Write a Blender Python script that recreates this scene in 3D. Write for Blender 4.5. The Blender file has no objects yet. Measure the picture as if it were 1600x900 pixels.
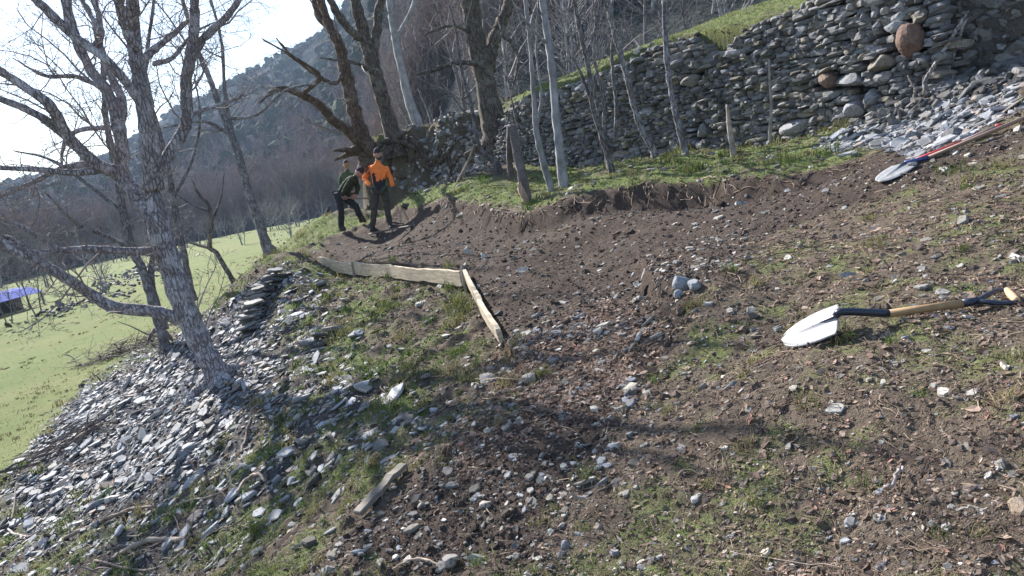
import bpy, bmesh, math, random
import numpy as np
from mathutils import Vector, Matrix, Euler, Quaternion
random.seed(11); RS = np.random.RandomState(7)
C = bpy.context.scene.collection
SC = bpy.context.scene
R = math.radians
# ------------------------------------------------ camera
EYE = 1.65
FPX = 1186.0; ROLL = R(11.0); PITCH = R(9.4)
cam = bpy.data.cameras.new('camera'); camo = bpy.data.objects.new('camera', cam); C.objects.link(camo)
cam.sensor_width = 36.0; cam.lens = 36.0*FPX/1600.0; cam.clip_start = 0.05; cam.clip_end = 4000
_r = Vector((1, 0, 0)); _f = Vector((0, math.cos(PITCH), -math.sin(PITCH))); _u = Vector((0, math.sin(PITCH), math.cos(PITCH)))
cx = _r*math.cos(ROLL) - _u*math.sin(ROLL) * -1.0 * -1.0
# image right axis / image up axis in the world (horizon rises to the right)
cx = _r*math.cos(ROLL) - _u*math.sin(ROLL)
cy = _r*math.sin(ROLL) + _u*math.cos(ROLL)
M = Matrix((cx, cy, -_f)).transposed().to_4x4(); M.translation = Vector((0, 0, EYE))
camo.matrix_world = M; SC.camera = camo
SC.render.resolution_x = 1024; SC.render.resolution_y = 576
# ------------------------------------------------ light
SUN_AZ = R(-36); SUN_EL = R(35)
w = bpy.data.worlds.new('World'); SC.world = w; w.use_nodes = True
nt = w.node_tree; bg = nt.nodes['Background']
sky = nt.nodes.new('ShaderNodeTexSky'); sky.sky_type = 'NISHITA'; sky.sun_disc = False
sky.sun_elevation = SUN_EL; sky.sun_rotation = SUN_AZ; sky.altitude = 900; sky.air_density = 1.2; sky.dust_density = 1.2; sky.ozone_density = 1.6
# a thin veil of cirrus mixed into the sky
tc = nt.nodes.new('ShaderNodeTexCoord'); nz = nt.nodes.new('ShaderNodeTexNoise'); nz.inputs['Scale'].default_value = 2.2; nz.inputs['Detail'].default_value = 5
cr = nt.nodes.new('ShaderNodeMapRange'); cr.inputs['From Min'].default_value = .42; cr.inputs['From Max'].default_value = .72; cr.inputs['To Min'].default_value = 0.0; cr.inputs['To Max'].default_value = .10
mx = nt.nodes.new('ShaderNodeMix'); mx.data_type = 'RGBA'; mx.inputs['B'].default_value = (9, 9.6, 10.4, 1)
nt.links.new(tc.outputs['Generated'], nz.inputs['Vector']); nt.links.new(nz.outputs['Fac'], cr.inputs['Value'])
nt.links.new(cr.outputs['Result'], mx.inputs['Factor']); nt.links.new(sky.outputs['Color'], mx.inputs['A'])
nt.links.new(mx.outputs['Result'], bg.inputs['Color']); bg.inputs['Strength'].default_value = 0.078
sl = bpy.data.lights.new('sun', 'SUN'); slo = bpy.data.objects.new('sun', sl); C.objects.link(slo)
sl.energy = 5.0; sl.angle = R(0.5); sl.color = (1.0, .95, .88)
sdir = Vector((math.sin(SUN_AZ)*math.cos(SUN_EL), math.cos(SUN_AZ)*math.cos(SUN_EL), math.sin(SUN_EL)))
slo.rotation_euler = sdir.to_track_quat('Z', 'Y').to_euler(); slo.location = (0, 0, 30)
SC.view_settings.view_transform = 'Standard'; SC.view_settings.look = 'None'
SC.view_settings.exposure = 1.58; SC.view_settings.gamma = 1.0

# ------------------------------------------------ pixel <-> world helpers (1600x900 photo pixels)
CXn, CYn, Fn = np.array(cx), np.array(cy), np.array(_f)
def raydir(u, v):
    d = Fn + CXn*((u-800)/FPX) + CYn*((450-v)/FPX)
    return d/d[1]                                   # y component 1
def at(u, v, Y):
    p = raydir(u, v)*Y; p[2] += EYE
    return p
def pxm(Y): return Y/FPX                             # metres per pixel at distance Y

# ------------------------------------------------ noise
_perm = np.random.RandomState(3).permutation(256); _perm = np.concatenate([_perm, _perm, _perm])
_grad = np.random.RandomState(4).uniform(-1, 1, (256, 2)); _grad /= np.linalg.norm(_grad, axis=1)[:, None]
def pnoise(x, y):
    xi = np.floor(x).astype(int); yi = np.floor(y).astype(int); xf = x-xi; yf = y-yi
    xi &= 255; yi &= 255
    def g(ix, iy, fx, fy):
        h = _perm[_perm[ix & 255] + (iy & 255)]
        return _grad[h, 0]*fx + _grad[h, 1]*fy
    u = xf*xf*xf*(xf*(xf*6-15)+10); v = yf*yf*yf*(yf*(yf*6-15)+10)
    a = g(xi, yi, xf, yf); b = g(xi+1, yi, xf-1, yf); c = g(xi, yi+1, xf, yf-1); d = g(xi+1, yi+1, xf-1, yf-1)
    return (a+(b-a)*u) + ((c+(d-c)*u)-(a+(b-a)*u))*v
def fbm(x, y, oct=4, lac=2.03, gain=.5):
    s = 0; a = 1; f = 1
    for i in range(oct):
        s = s + a*pnoise(x*f+17.3*i, y*f+5.1*i); a *= gain; f *= lac
    return s
def sstep(a, b, x):
    t = np.clip((x-a)/(b-a), 0, 1); return t*t*(3-2*t)

# ------------------------------------------------ terrain
def polydist(x, y, P, H=None, W=None):
    """signed distance to a polyline (positive on its left), and interpolated values along it"""
    best = np.full(x.shape, 1e9); sg = np.ones(x.shape); hv = np.zeros(x.shape); wv = np.zeros(x.shape)
    for i in range(len(P)-1):
        ax, ay = P[i]; bx, by = P[i+1]; dx, dy = bx-ax, by-ay; L2 = dx*dx+dy*dy
        t = np.clip(((x-ax)*dx+(y-ay)*dy)/L2, 0, 1)
        d = np.hypot(x-ax-t*dx, y-ay-t*dy); m = d < best
        s = np.sign(dx*(y-ay)-dy*(x-ax))
        best = np.where(m, d, best); sg = np.where(m, s, sg)
        if H is not None: hv = np.where(m, H[i]+(H[i+1]-H[i])*t, hv)
        if W is not None: wv = np.where(m, W[i]+(W[i+1]-W[i])*t, wv)
    return best*sg, hv, wv
def XY(u, v, Y): p = at(u, v, Y); return (p[0], p[1])
WALL = [(20, -4), (13, 3.0), (8.6, 7.2), (5.85, 9.9), (4.8, 12.0), (3.42, 14.1), (1.5, 16.4), (0.3, 17.9), (-1.2, 19.0), (-2.8, 19.4), (-3.6, 19.8), (-3.75, 21.5), (-4.0, 26), (-5, 36), (-6.5, 60), (-10, 160)]
WALL = WALL[::-1]                                    # so that uphill is on the left
WALL_H = [1.5, 1.7, 1.9, 2.0, 2.2, 2.4, 2.2, 1.7, 1.5, 1.6, 1.95, 1.95, 1.95, 1.95, 2.0]
assert len(WALL_H)+1 == len(WALL)+1 or True
WALL_W = [6, 4, 2.5, 1.8, .9, .8, 1.2, 1.1, .9, .35, .12, .12, .12, .12, 1.0, 2, 2]
WALL_H += [2.0]*(len(WALL)-len(WALL_H)); WALL_W = WALL_W[:len(WALL)]; WALL_W += [2]*(len(WALL)-len(WALL_W))
PLK = [XY(500, 402, 14.5), XY(728, 435, 9.2), XY(785, 530, 6.3)]
PLK = [(PLK[0][0]-.5, PLK[0][1]+.9)] + PLK
PLK_H = [0.05, .24, .24, .10]
EDG = [(-1.7, 2.0), (-1.15, 3.2), (-.80, 4.0), (-.2, 4.9), XY(785, 530, 6.3)][::-1]
EDG_H = [.0, .12, .15, .15, .15]
CUT = [XY(560, 362, 19), XY(600, 345, 18), XY(690, 312, 14.8), XY(740, 319, 13.4), XY(820, 333, 11.6), XY(900, 309, 11), XY(1000, 291, 10.5), XY(1100, 281, 9.9), XY(1200, 279, 9.0), XY(1300, 262, 8.5), XY(1390, 245, 8.0)]
CUT_H = [.0, .05, .16, .20, .24, .28, .32, .36, .34, .22, .0]
NCT = [XY(985, 395, 7.9), XY(1015, 425, 7.0), XY(1045, 478, 5.7), XY(1030, 520, 5.1), XY(960, 600, 4.4)]
NCT_H = [0, .16, .2, .12, 0]
def steps(x, y):
    nx = x + .10*fbm(x*1.7, y*1.7, 3); ny = y + .10*fbm(x*1.7+40, y*1.7, 3)
    lf = sstep(.9, -.6, x)*.9; wx = x+lf*.55*fbm(x*.8+3, y*.8, 3); wy = y+lf*.9*fbm(x*.9+13, y*.9, 3)
    d, h, wd = polydist(wx, wy, WALL, WALL_H, WALL_W)
    z = h*sstep(-.5, .5, (d-wd*.35)/np.maximum(wd, .1))
    d, h, _ = polydist(x, y, PLK, PLK_H); z += h*sstep(.0, .07, -d*-1.0)*fade(x, y, PLK)
    d, h, _ = polydist(nx, ny, EDG, EDG_H); z += h*sstep(-.05, .22, -d)*fade(x, y, EDG)*0
    d, h, _ = polydist(nx, ny, CUT, CUT_H); z += h*sstep(-.30, .02, d)*fade(x, y, CUT)
    d, h, _ = polydist(nx, ny, NCT[::-1], NCT_H[::-1]); z += h*sstep(-.12, .02, -d)*fade(x, y, NCT)
    return z
def fade(x, y, P):
    """1 near a polyline, falling to 0 within ~1.6 m: a step is local and the fit absorbs the rest"""
    d, _, _ = polydist(x, y, P)
    return sstep(1.5, .35, np.abs(d))
# orientation check of polylines is done by 'polydist' sign: left side positive
PX = [(500,900,3.25),(650,900,3.05),(800,900,2.85),(1000,900,2.6),(1200,900,2.35),(1590,895,1.95),(1500,700,2.5),(1200,700,3.0),(1000,700,3.5),(800,700,3.9),(660,740,4.1),
 (1260,535,3.65),(1585,475,3.55),(1200,560,3.9),(1200,450,4.9),(1400,380,5.0),(1590,330,4.8),(1600,250,6.2),(1400,270,7.0),
 (900,560,5.1),(1000,470,6.2),(1000,420,7.2),(800,400,9.8),(900,400,8.8),(900,350,9.8),(700,400,10.8),(600,398,12.5),(595,362,16.2),(680,350,14),(537,362,16.7),(572,349,16.8),(550,329,18.4),
 (1070,330,8.8),(1200,370,6.8),(1240,300,8.2),(1240,203,12.0),(1050,238,13.9),(870,268,15.6),(760,265,17.0),(700,290,16.8),(650,303,17.3),(1000,265,12),(1200,240,10.8),(1350,215,9.6),
 (450,380,19),(490,356,22),(500,190+110,27),
 (700,470,9.0),(600,462,10.5),(500,450,12.3),(522,436,13.3),(560,442,12.4),(508,396,14.9),(430,432,13.2),(430,398,15),(640,500,8.6),(600,560,7.6),(700,600,5.9),(500,520,10),(420,520,11),(345,600,9.6),(450,650,6.9),(600,680,5.3),(300,720,7.2),
 (150,650,12.3),(200,900,5.6),(350,900,4.6),(100,800,8.5),(350,850,5.2),(250,565,14),(380,505,12.8),(330,500,17),(0,900,7.2),(1440,152,10)]
XP = []
for u_, v_, Y_ in PX:
    if (u_, v_) == (500, 300): continue
    XP.append(tuple(at(u_, v_, Y_)))
def E(x, y, z): XP.append((x, y, z+EYE))
for x, y in [(-9.6,13.4),(-11.6,18.7),(-13.5,26),(-15,37),(-17,55),(-12,13),(-20,20),(-30,40),(-60,60),(-100,60),(-40,100),(-80,150),(-25,80),(-15,60),(-18,150),(-40,10),(-14,8),(-22,0),(-60,0),(-120,120)]:
    E(x, y, -3.4)
for x, y, z in [(-8,30,-2.6),(-6,20,-2.0),(-5.2,17,-1.5),(-7.5,22,-2.6),(-9.5,24,-3.1),(-6.4,26,-2.2),(-4.5,21.5,-1.05),(-5.5,23,-1.7),(-6.8,14.5,-2.3),(-8.5,17,-3.0)]: E(x, y, z)
for x, y, z in [(-10,0,-3.3),(-5,0,-2.9),(-2.5,0,-2.2),(-2.3,2.2,-2.0),(-3.6,3.2,-2.55),(0,0,-1.65),(2,0,-1.2),(4,0,-.8),(8,0,0),(-8,-8,-3.2),(0,-8,-1.4),(8,-8,.2),(5,3,-.75),(7,5,-.4),(6.5,7.5,-.2),(4.6,7.2,-.6)]: E(x, y, z)
for x, y, z in [(6.6,10.6,1.7),(6.5,13,1.85),(4.9,15.5,1.9),(2.7,18.7,1.8),(.5,20.8,1.55),(-1.3,22,1.25),(-2.6,21.4,1.05),(-1.5,23,1.2),(-2.6,26,1.1),(-2.3,20.2,1.05),(-1.1,20.2,1.3),(.5,18.9,1.25),(-2.9,23,1.0),(-2,26,1.2),(10,15,2.2),(5,25,1.8),(20,20,2.6),(10,35,1.8),(0,40,1.5),(30,50,2.2),(0,60,1.6),(60,60,3),(0,150,3),(60,150,4),(9.6,8.2,1.8),(15,5,2.4),(-6,50,1.0),(-3,32,1.1)]: E(x, y, z)
for (x, y), (u_, v_, Y_) in zip(CUT[1:], [(600,345,18),(690,312,14.8),(740,319,13.4),(820,333,11.6),(900,309,11),(1000,291,10.5),(1100,281,9.9),(1200,279,9.0),(1300,262,8.5),(1390,245,8.0)]):
    XP.append((x, y+.06, at(u_, v_, Y_)[2]))
XP = np.array(XP)
_st = steps(XP[:, 0], XP[:, 1])
def _phi(r2): return np.where(r2 > 1e-12, .5*r2*np.log(np.maximum(r2, 1e-12)), 0)
_S = 10.0
_P = XP[:, :2]/_S; _n = len(_P)
_K = _phi(((_P[:, None]-_P[None])**2).sum(-1)) + np.eye(_n)*3e-4
_A = np.zeros((_n+3, _n+3)); _A[:_n, :_n] = _K; _A[:_n, _n] = 1; _A[:_n, _n+1:] = _P; _A[_n, :_n] = 1; _A[_n+1:, :_n] = _P.T
_W = np.linalg.solve(_A, np.concatenate([XP[:, 2]-_st, np.zeros(3)]))
def base_h(x, y):
    x = np.atleast_1d(np.asarray(x, float)); y = np.atleast_1d(np.asarray(y, float)); sh = x.shape
    x = x.ravel(); y = y.ravel(); out = np.empty(x.shape)
    for i in range(0, len(x), 40000):
        q = np.stack([x[i:i+40000], y[i:i+40000]], 1)/_S
        q = np.clip(q, -14, 20)
        out[i:i+40000] = _phi(((q[:, None]-_P[None])**2).sum(-1))@_W[:_n] + _W[_n] + q@_W[_n+1:]
    out = out + steps(x, y); t = sstep(24, 42, y)
    if t.max() > 0:
        d, _, _ = polydist(x, y, WALL); out = out*(1-t)+t*(EYE-3.4+4.9*sstep(-1, 5, d))
    return out.reshape(sh)
def pix2ground(u, v, f=None):
    d = raydir(u, v)
    Ys = np.exp(np.linspace(np.log(1.5), np.log(160), 700))
    g = base_h(d[0]*Ys, Ys)*1.0; rz = d[2]*Ys+EYE
    k = np.argmax(rz < g)
    if rz[k] >= g[k]: return None
    k0 = max(k-1, 0); a = rz[k0]-g[k0]; b = rz[k]-g[k]; t = a/(a-b) if a > b else 0
    Y = Ys[k0]+(Ys[k]-Ys[k0])*t
    return np.array([d[0]*Y, Y, d[2]*Y+EYE])
# ------------------------------------------------ zones (outlines on the ground, in metres)
def gpoly(pts):
    out = []
    for u, v in pts:
        p = pix2ground(u, v)
        if p is not None: out.append((p[0], p[1]))
    return out
def inpoly(x, y, P, soft):
    ins = np.zeros(x.shape, bool); n = len(P); best = np.full(x.shape, 1e9)
    for i in range(n):
        ax, ay = P[i]; bx, by = P[(i+1) % n]
        c = ((ay > y) != (by > y)) & (x < (bx-ax)*(y-ay)/(by-ay+1e-12)+ax); ins ^= c
        dx, dy = bx-ax, by-ay; t = np.clip(((x-ax)*dx+(y-ay)*dy)/(dx*dx+dy*dy+1e-9), 0, 1)
        best = np.minimum(best, np.hypot(x-ax-t*dx, y-ay-t*dy))
    sd = np.where(ins, best, -best)
    return sd
ZP = dict(
 soil=gpoly([(470,899),(560,820),(640,755),(730,700),(800,655),(838,600),(793,532),(730,437),(620,412),(503,397),(515,372),(560,362),(600,343),(690,311),(740,318),(820,332),(900,308),(1000,290),(1100,280),(1200,277),(1300,262),(1390,244),(1480,235),(1598,205),(1598,232),(1450,280),(1300,330),(1200,370),(1130,430),(1070,500),(1000,600),(950,720),(880,820),(820,899)]),
 litter=gpoly([(770,560),(830,520),(940,480),(1010,500),(1010,570),(960,640),(880,670),(790,680),(720,720),(690,700),(780,640)]),
 upper=gpoly([(425,392),(470,360),(560,325),(620,300),(690,262),(760,255),(870,262),(960,245),(1060,235),(1240,205),(1350,190),(1400,190),(1360,215),(1390,242),(1300,262),(1200,277),(1000,290),(820,331),(740,317),(690,310),(600,342),(510,370),(430,400)]),
 rubble=gpoly([(1280,225),(1370,185),(1440,150),(1500,110),(1598,80),(1598,175),(1500,215),(1430,250),(1390,240),(1330,240)]),
 scree=gpoly([(470,410),(430,420),(400,440),(330,500),(240,520),(130,600),(40,700),(0,770),(0,899),(330,899),(420,830),(520,760),(600,690),(700,660),(620,600),(560,560),(520,500),(500,440)]),
 heavy=gpoly([(400,440),(330,505),(250,530),(180,580),(90,650),(40,730),(20,800),(120,820),(250,790),(340,700),(420,620),(440,560),(390,500)]),
)
# the side of the bank that lies beyond the frame continues the same way
ZP['scree'] += []
def zones(x, y):
    n1 = fbm(x*1.3, y*1.3, 3); n2 = fbm(x*4.1+9, y*4.1, 3); n3 = fbm(x*.5+3, y*.5, 3)
    rr = np.hypot(x, y)
    def z(k, w=.18): return sstep(-w, w, inpoly(x, y, ZP[k], 0)+.22*n1+.08*n2)
    soil = z('soil', .10); lit = z('litter', .3); up = z('upper', .10); rub = z('rubble', .15); scr = z('scree', .3); hv = z('heavy', .5)
    dW, _, _ = polydist(x, y, WALL)
    top = sstep(-.1, .25, dW)                       # terrace above the wall
    hb = base_h(x, y)-EYE
    field = sstep(-4.5, -6.5, x + .0*y)*sstep(9, 13, y)
    field = np.maximum(field, sstep(18, 24, y)*(1-top)*sstep(-2.5, -4, x)*(1-lface) if 0 else sstep(18, 24, y)*(1-top)*sstep(-2.5, -4, x))
    field = field*(1-scr)*(1-soil)*sstep(-1.9, -2.7, hb)
    dC, _, _ = polydist(x, y, CUT); face = sstep(-.55, -.3, dC)*sstep(.03, -.04, dC+.06*n2)*sstep(.9, 1.4, x+3.5); up = up*(1-face); soil = np.maximum(soil, face)
    lface = sstep(-1.9, -1.1, dW+.3*n2)*sstep(.9, .3, dW)*sstep(.9, .3, x)*sstep(22, 20.5, y); up = up*(1-lface*.85); top = top*(1-lface*.6)
    right = sstep(-.6, .4, x+.0*y)*(1-soil)*(1-up)*(1-rub)*(1-top)
    # everything else on the left is bank
    grass = np.zeros_like(x)
    grass = np.maximum(grass, up*np.clip(.78+.6*n1+.5*n2, .1, 1))
    grass = np.maximum(grass, field*.97); grass = np.maximum(grass, sstep(17.5, 18.5, y)*(1-top)*sstep(-3.5, -4.5, x)*np.clip(.6+.7*n1, 0, 1))
    grass = np.maximum(grass, top*np.clip(.75+.6*n1, 0, 1)*sstep(22.5, 19, y)*(1-.55*sstep(1.2, .2, x)))
    grass = np.maximum(grass, right*np.clip(.10+.65*n1+.8*n2+.05*np.clip(x-1, 0, 3), 0, .62))
    bank = (1-soil)*(1-field)*(1-right)*(1-up)*(1-top)*(1-rub)
    grass = np.maximum(grass, bank*(1-hv)*np.clip(.30+1.1*n1+.8*n2, 0, .9))
    scree = np.maximum(scr*np.clip(.62+.9*n2-.5*n1, .15, 1), hv*.97)*(1-soil)
    scree = np.maximum(scree, rub*.85)
    scree = np.where((grass > .5) & (hv < .3) & (rub < .3), scree*.35, scree)
    return dict(soil=soil, litter=lit, grass=grass*(1-rub*.7), scree=scree, top=top, field=field, right=right, bank=bank, up=up, rub=rub, heavy=hv)
def detail(x, y, Z):
    r = np.hypot(x, y)
    big = .05*fbm(x*1.1, y*1.1, 3)
    clod = fbm(x*9, y*9, 3)*.024 + np.abs(fbm(x*23, y*23, 2))*.014
    rough = fbm(x*5+3, y*5, 4)*.028
    hum = np.abs(fbm(x*2.6+7, y*2.6, 3))*.10
    z = big*(1-Z['field']*.6) + (Z['soil'])*clod*(1.1-.45*sstep(5.5, 8, y)) + Z['right']*(rough*.8+clod*.35) + Z['bank']*(rough*1.6+hum) + Z['up']*(rough+hum*.6) + Z['top']*rough*1.6
    z = z - Z['heavy']*.03
    return z
def ground_h(x, y):
    x = np.atleast_1d(np.asarray(x, float)); y = np.atleast_1d(np.asarray(y, float))
    Z = zones(x, y); return base_h(x, y)+detail(x, y, Z)
def gh(x, y): return float(ground_h(x, y)[0])
def G(u, v):
    p = pix2ground(u, v)
    if p is None: p = at(u, v, 30)
    return np.array([p[0], p[1], gh(p[0], p[1])])

# ------------------------------------------------ mesh building
def new_mesh(name, V, faces, mat=None, parent=None, cols=None, smooth=False, fl=None):
    """faces: list of (n,k) int arrays"""
    me = bpy.data.meshes.new(name); V = np.asarray(V, np.float32)
    me.vertices.add(len(V)); me.vertices.foreach_set('co', V.ravel())
    faces = [np.asarray(f, np.int32) for f in faces if len(f)]
    li = np.concatenate([f.ravel() for f in faces]); tot = np.concatenate([np.full(len(f), f.shape[1], np.int32) for f in faces])
    st = np.concatenate([[0], np.cumsum(tot)[:-1]]).astype(np.int32)
    me.loops.add(len(li)); me.loops.foreach_set('vertex_index', li)
    me.polygons.add(len(tot)); me.polygons.foreach_set('loop_start', st); me.polygons.foreach_set('loop_total', tot)
    me.polygons.foreach_set('use_smooth', np.full(len(tot), smooth))
    if cols is not None:
        a = me.color_attributes.new('col', 'FLOAT_COLOR', 'POINT'); c = np.ones((len(V), 4), np.float32); c[:, :3] = cols; a.data.foreach_set('color', c.ravel())
    if fl:
        for k, v in fl.items():
            a = me.attributes.new(k, 'FLOAT', 'POINT'); a.data.foreach_set('value', np.asarray(v, np.float32))
    me.update(calc_edges=True); me.validate()
    if mat: me.materials.append(mat)
    o = bpy.data.objects.new(name, me); C.objects.link(o)
    if parent: o.parent = parent
    return o
def tag(o, label=None, cat=None, group=None, kind=None):
    if label: o['label'] = label
    if cat: o['category'] = cat
    if group: o['group'] = group
    if kind: o['kind'] = kind
    return o
def empty(name, loc, label, cat, group=None, rz=0):
    o = bpy.data.objects.new(name, None); C.objects.link(o); o.location = loc; o.rotation_euler = (0, 0, rz); o.empty_display_size = .2
    return tag(o, label, cat, group)
class Tubes:
    """collects tapered tubes; builds them as one mesh"""
    def __init__(s): s.b = {}
    def add(s, pts, rad, k=5, col=None):
        pts = np.asarray(pts, float); rad = np.broadcast_to(np.asarray(rad, float), (len(pts),)).copy()
        s.b.setdefault((len(pts), k), []).append((pts, rad, (1, 1, 1) if col is None else col))
    def arrays(s):
        VV, FF, CC = [], [], []; off = 0
        for (n, k), L in s.b.items():
            P = np.stack([l[0] for l in L]); Rr = np.stack([l[1] for l in L]); Cc = np.array([l[2] for l in L])
            m = len(L)
            T = np.gradient(P, axis=1); T /= np.linalg.norm(T, axis=2, keepdims=True)+1e-9
            mean = P[:, -1]-P[:, 0]; mean /= np.linalg.norm(mean, axis=1, keepdims=True)+1e-9
            ref = np.where(np.abs(mean[:, 2:3]) > .8, np.array([[1., .13, 0]]), np.array([[0, .1, 1.]]))[:, None, :]
            A = np.cross(T, ref); A /= np.linalg.norm(A, axis=2, keepdims=True)+1e-9
            B = np.cross(T, A)
            th = np.arange(k)*2*np.pi/k
            ring = P[:, :, None, :] + Rr[:, :, None, None]*(A[:, :, None, :]*np.cos(th)[None, None, :, None]+B[:, :, None, :]*np.sin(th)[None, None, :, None])
            V = ring.reshape(-1, 3)
            i = np.arange(m)[:, None, None]*n*k; j = np.arange(n-1)[None, :, None]*k; q = np.arange(k)[None, None, :]; q2 = (q+1) % k
            F = np.stack([i+j+q, i+j+q2, i+j+k+q2, i+j+k+q], -1).reshape(-1, 4)
            VV.append(V); FF.append(F+off)
            # end caps
            if k >= 4:
                capA = (i[:, :, 0]+np.arange(k)[None, ::-1]); capB = (i[:, :, 0]+(n-1)*k+np.arange(k)[None, :])
                FF.append(capA.reshape(-1, k)+off); FF.append(capB.reshape(-1, k)+off)
            CC.append(np.repeat(Cc, n*k, axis=0)); off += len(V)
        return np.concatenate(VV), FF, np.concatenate(CC)
    def build(s, name, mat, parent=None, origin=None, smooth=True, rough=0):
        V, F, c = s.arrays()
        if rough:
            V = V + (np.stack([fbm(V[:, 0]*9+V[:, 2]*7, V[:, 1]*9-V[:, 2]*8, 3), fbm(V[:, 1]*9+V[:, 2]*6+30, V[:, 0]*9+20, 3), 0*V[:, 0]], 1))*rough
        if origin is not None: V = V-np.asarray(origin)
        g = {}
        for f in F: g.setdefault(f.shape[1], []).append(f)
        return new_mesh(name, V, [np.concatenate(x) for x in g.values()], mat, parent, c, smooth)
# ------------------------------------------------ materials
def mat(name):
    m = bpy.data.materials.new(name); m.use_nodes = True; nt = m.node_tree; p = nt.nodes['Principled BSDF']
    return m, nt, p
def N(nt, t, **kw):
    n = nt.nodes.new(t)
    for k, v in kw.items():
        if k in n.inputs: n.inputs[k].default_value = v
        else: setattr(n, k, v)
    return n
def mixc(nt, f, a, b, mode='MIX'):
    n = nt.nodes.new('ShaderNodeMix'); n.data_type = 'RGBA'; n.blend_type = mode
    for s, v in (('Factor', f), ('A', a), ('B', b)):
        if hasattr(v, 'is_linked') or hasattr(v, 'links'): nt.links.new(v, n.inputs[s])
        elif s == 'Factor': n.inputs[s].default_value = v
        else: n.inputs[s].default_value = (*v, 1) if len(v) == 3 else v
    return n.outputs['Result']
def noise(nt, scale, detail=4, rough=.55, vec=None, lo=0.3, hi=.7, dist=0):
    n = N(nt, 'ShaderNodeTexNoise', Scale=scale, Detail=detail, Roughness=rough, Distortion=dist)
    if vec is not None: nt.links.new(vec, n.inputs['Vector'])
    r = N(nt, 'ShaderNodeMapRange'); r.inputs['From Min'].default_value = lo; r.inputs['From Max'].default_value = hi
    nt.links.new(n.outputs['Fac'], r.inputs['Value']); return r.outputs['Result']
def attr(nt, name, out='Fac'):
    n = nt.nodes.new('ShaderNodeAttribute'); n.attribute_name = name; return n.outputs[out]
def bump(nt, p, h, strength=.4, dist=.02):
    b = N(nt, 'ShaderNodeBump', Strength=strength, Distance=dist); nt.links.new(h, b.inputs['Height']); nt.links.new(b.outputs['Normal'], p.inputs['Normal'])
def objvec(nt): return nt.nodes.new('ShaderNodeTexCoord').outputs['Object']
def simple(name, c1, c2, scale=8, rough=.8, bs=.3, bd=.01, usecol=False, spec=.3, metal=0, stretch=None):
    m, nt, p = mat(name); v = objvec(nt)
    if stretch:
        mp = nt.nodes.new('ShaderNodeMapping'); mp.inputs['Scale'].default_value = stretch; nt.links.new(v, mp.inputs['Vector']); v = mp.outputs['Vector']
    f = noise(nt, scale, 5, .6, v); c = mixc(nt, f, c1, c2)
    if usecol: c = mixc(nt, 1.0, c, attr(nt, 'col', 'Color'), 'MULTIPLY')
    nt.links.new(c, p.inputs['Base Color']); p.inputs['Roughness'].default_value = rough; p.inputs['Specular IOR Level'].default_value = spec; p.inputs['Metallic'].default_value = metal
    if bs: bump(nt, p, noise(nt, scale*3, 5, .65, v, 0, 1), bs, bd)
    return m
MT = {}
def ground_material():
    m, nt, p = mat('ground_mat'); v = objvec(nt)
    s1 = noise(nt, 6, 6, .6, v); s2 = noise(nt, 45, 4, .6, v); s3 = noise(nt, 1.2, 4, .6, v); s4 = noise(nt, 160, 2, .5, v, .35, .65)
    soil = mixc(nt, s1, (.025, .017, .013), (.062, .044, .035)); soil = mixc(nt, s4, soil, mixc(nt, .5, soil, (.15, .115, .095)))
    dirt = mixc(nt, s2, (.062, .048, .037), (.185, .15, .115)); dirt = mixc(nt, s1, dirt, (.12, .090, .070))
    gr = mixc(nt, s2, (.075, .105, .026), (.16, .21, .06)); gr = mixc(nt, s3, gr, (.15, .17, .065))
    stone = mixc(nt, s2, (.035, .035, .04), (.12, .125, .14))
    lit = mixc(nt, s2, (.07, .045, .035), (.24, .16, .12))
    c = mixc(nt, attr(nt, 'soil'), dirt, soil)
    c = mixc(nt, attr(nt, 'scree'), c, stone)
    c = mixc(nt, attr(nt, 'litter'), c, lit)
    gf = nt.nodes.new('ShaderNodeMath'); gf.operation = 'MULTIPLY_ADD'; gf.use_clamp = True
    nt.links.new(attr(nt, 'grass'), gf.inputs[0]); gf.inputs[1].default_value = 1.6
    sub = nt.nodes.new('ShaderNodeMath'); sub.operation = 'MULTIPLY_ADD'; nt.links.new(s2, sub.inputs[0]); sub.inputs[1].default_value = .7; sub.inputs[2].default_value = -.62
    nt.links.new(sub.outputs[0], gf.inputs[2])
    c = mixc(nt, gf.outputs[0], c, gr)
    fl = mixc(nt, noise(nt, .35, 5, .6, v, .35, .65), (.115, .150, .042), (.180, .180, .070)); fl = mixc(nt, noise(nt, 9, 5, .75, v, .42, .72), fl, (.10, .14, .04)); fl = mixc(nt, noise(nt, 2.2, 6, .75, v, .56, .68), fl, (.19, .16, .09))
    c = mixc(nt, attr(nt, 'field'), c, fl)
    nt.links.new(c, p.inputs['Base Color']); p.inputs['Roughness'].default_value = .95; p.inputs['Specular IOR Level'].default_value = .15
    a = nt.nodes.new('ShaderNodeMath'); a.operation = 'ADD'; nt.links.new(noise(nt, 30, 6, .7, v, 0, 1), a.inputs[0]); nt.links.new(noise(nt, 120, 3, .6, v, 0, 1), a.inputs[1])
    bump(nt, p, a.outputs[0], .8, .02)
    return m
MT['ground'] = ground_material()
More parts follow.
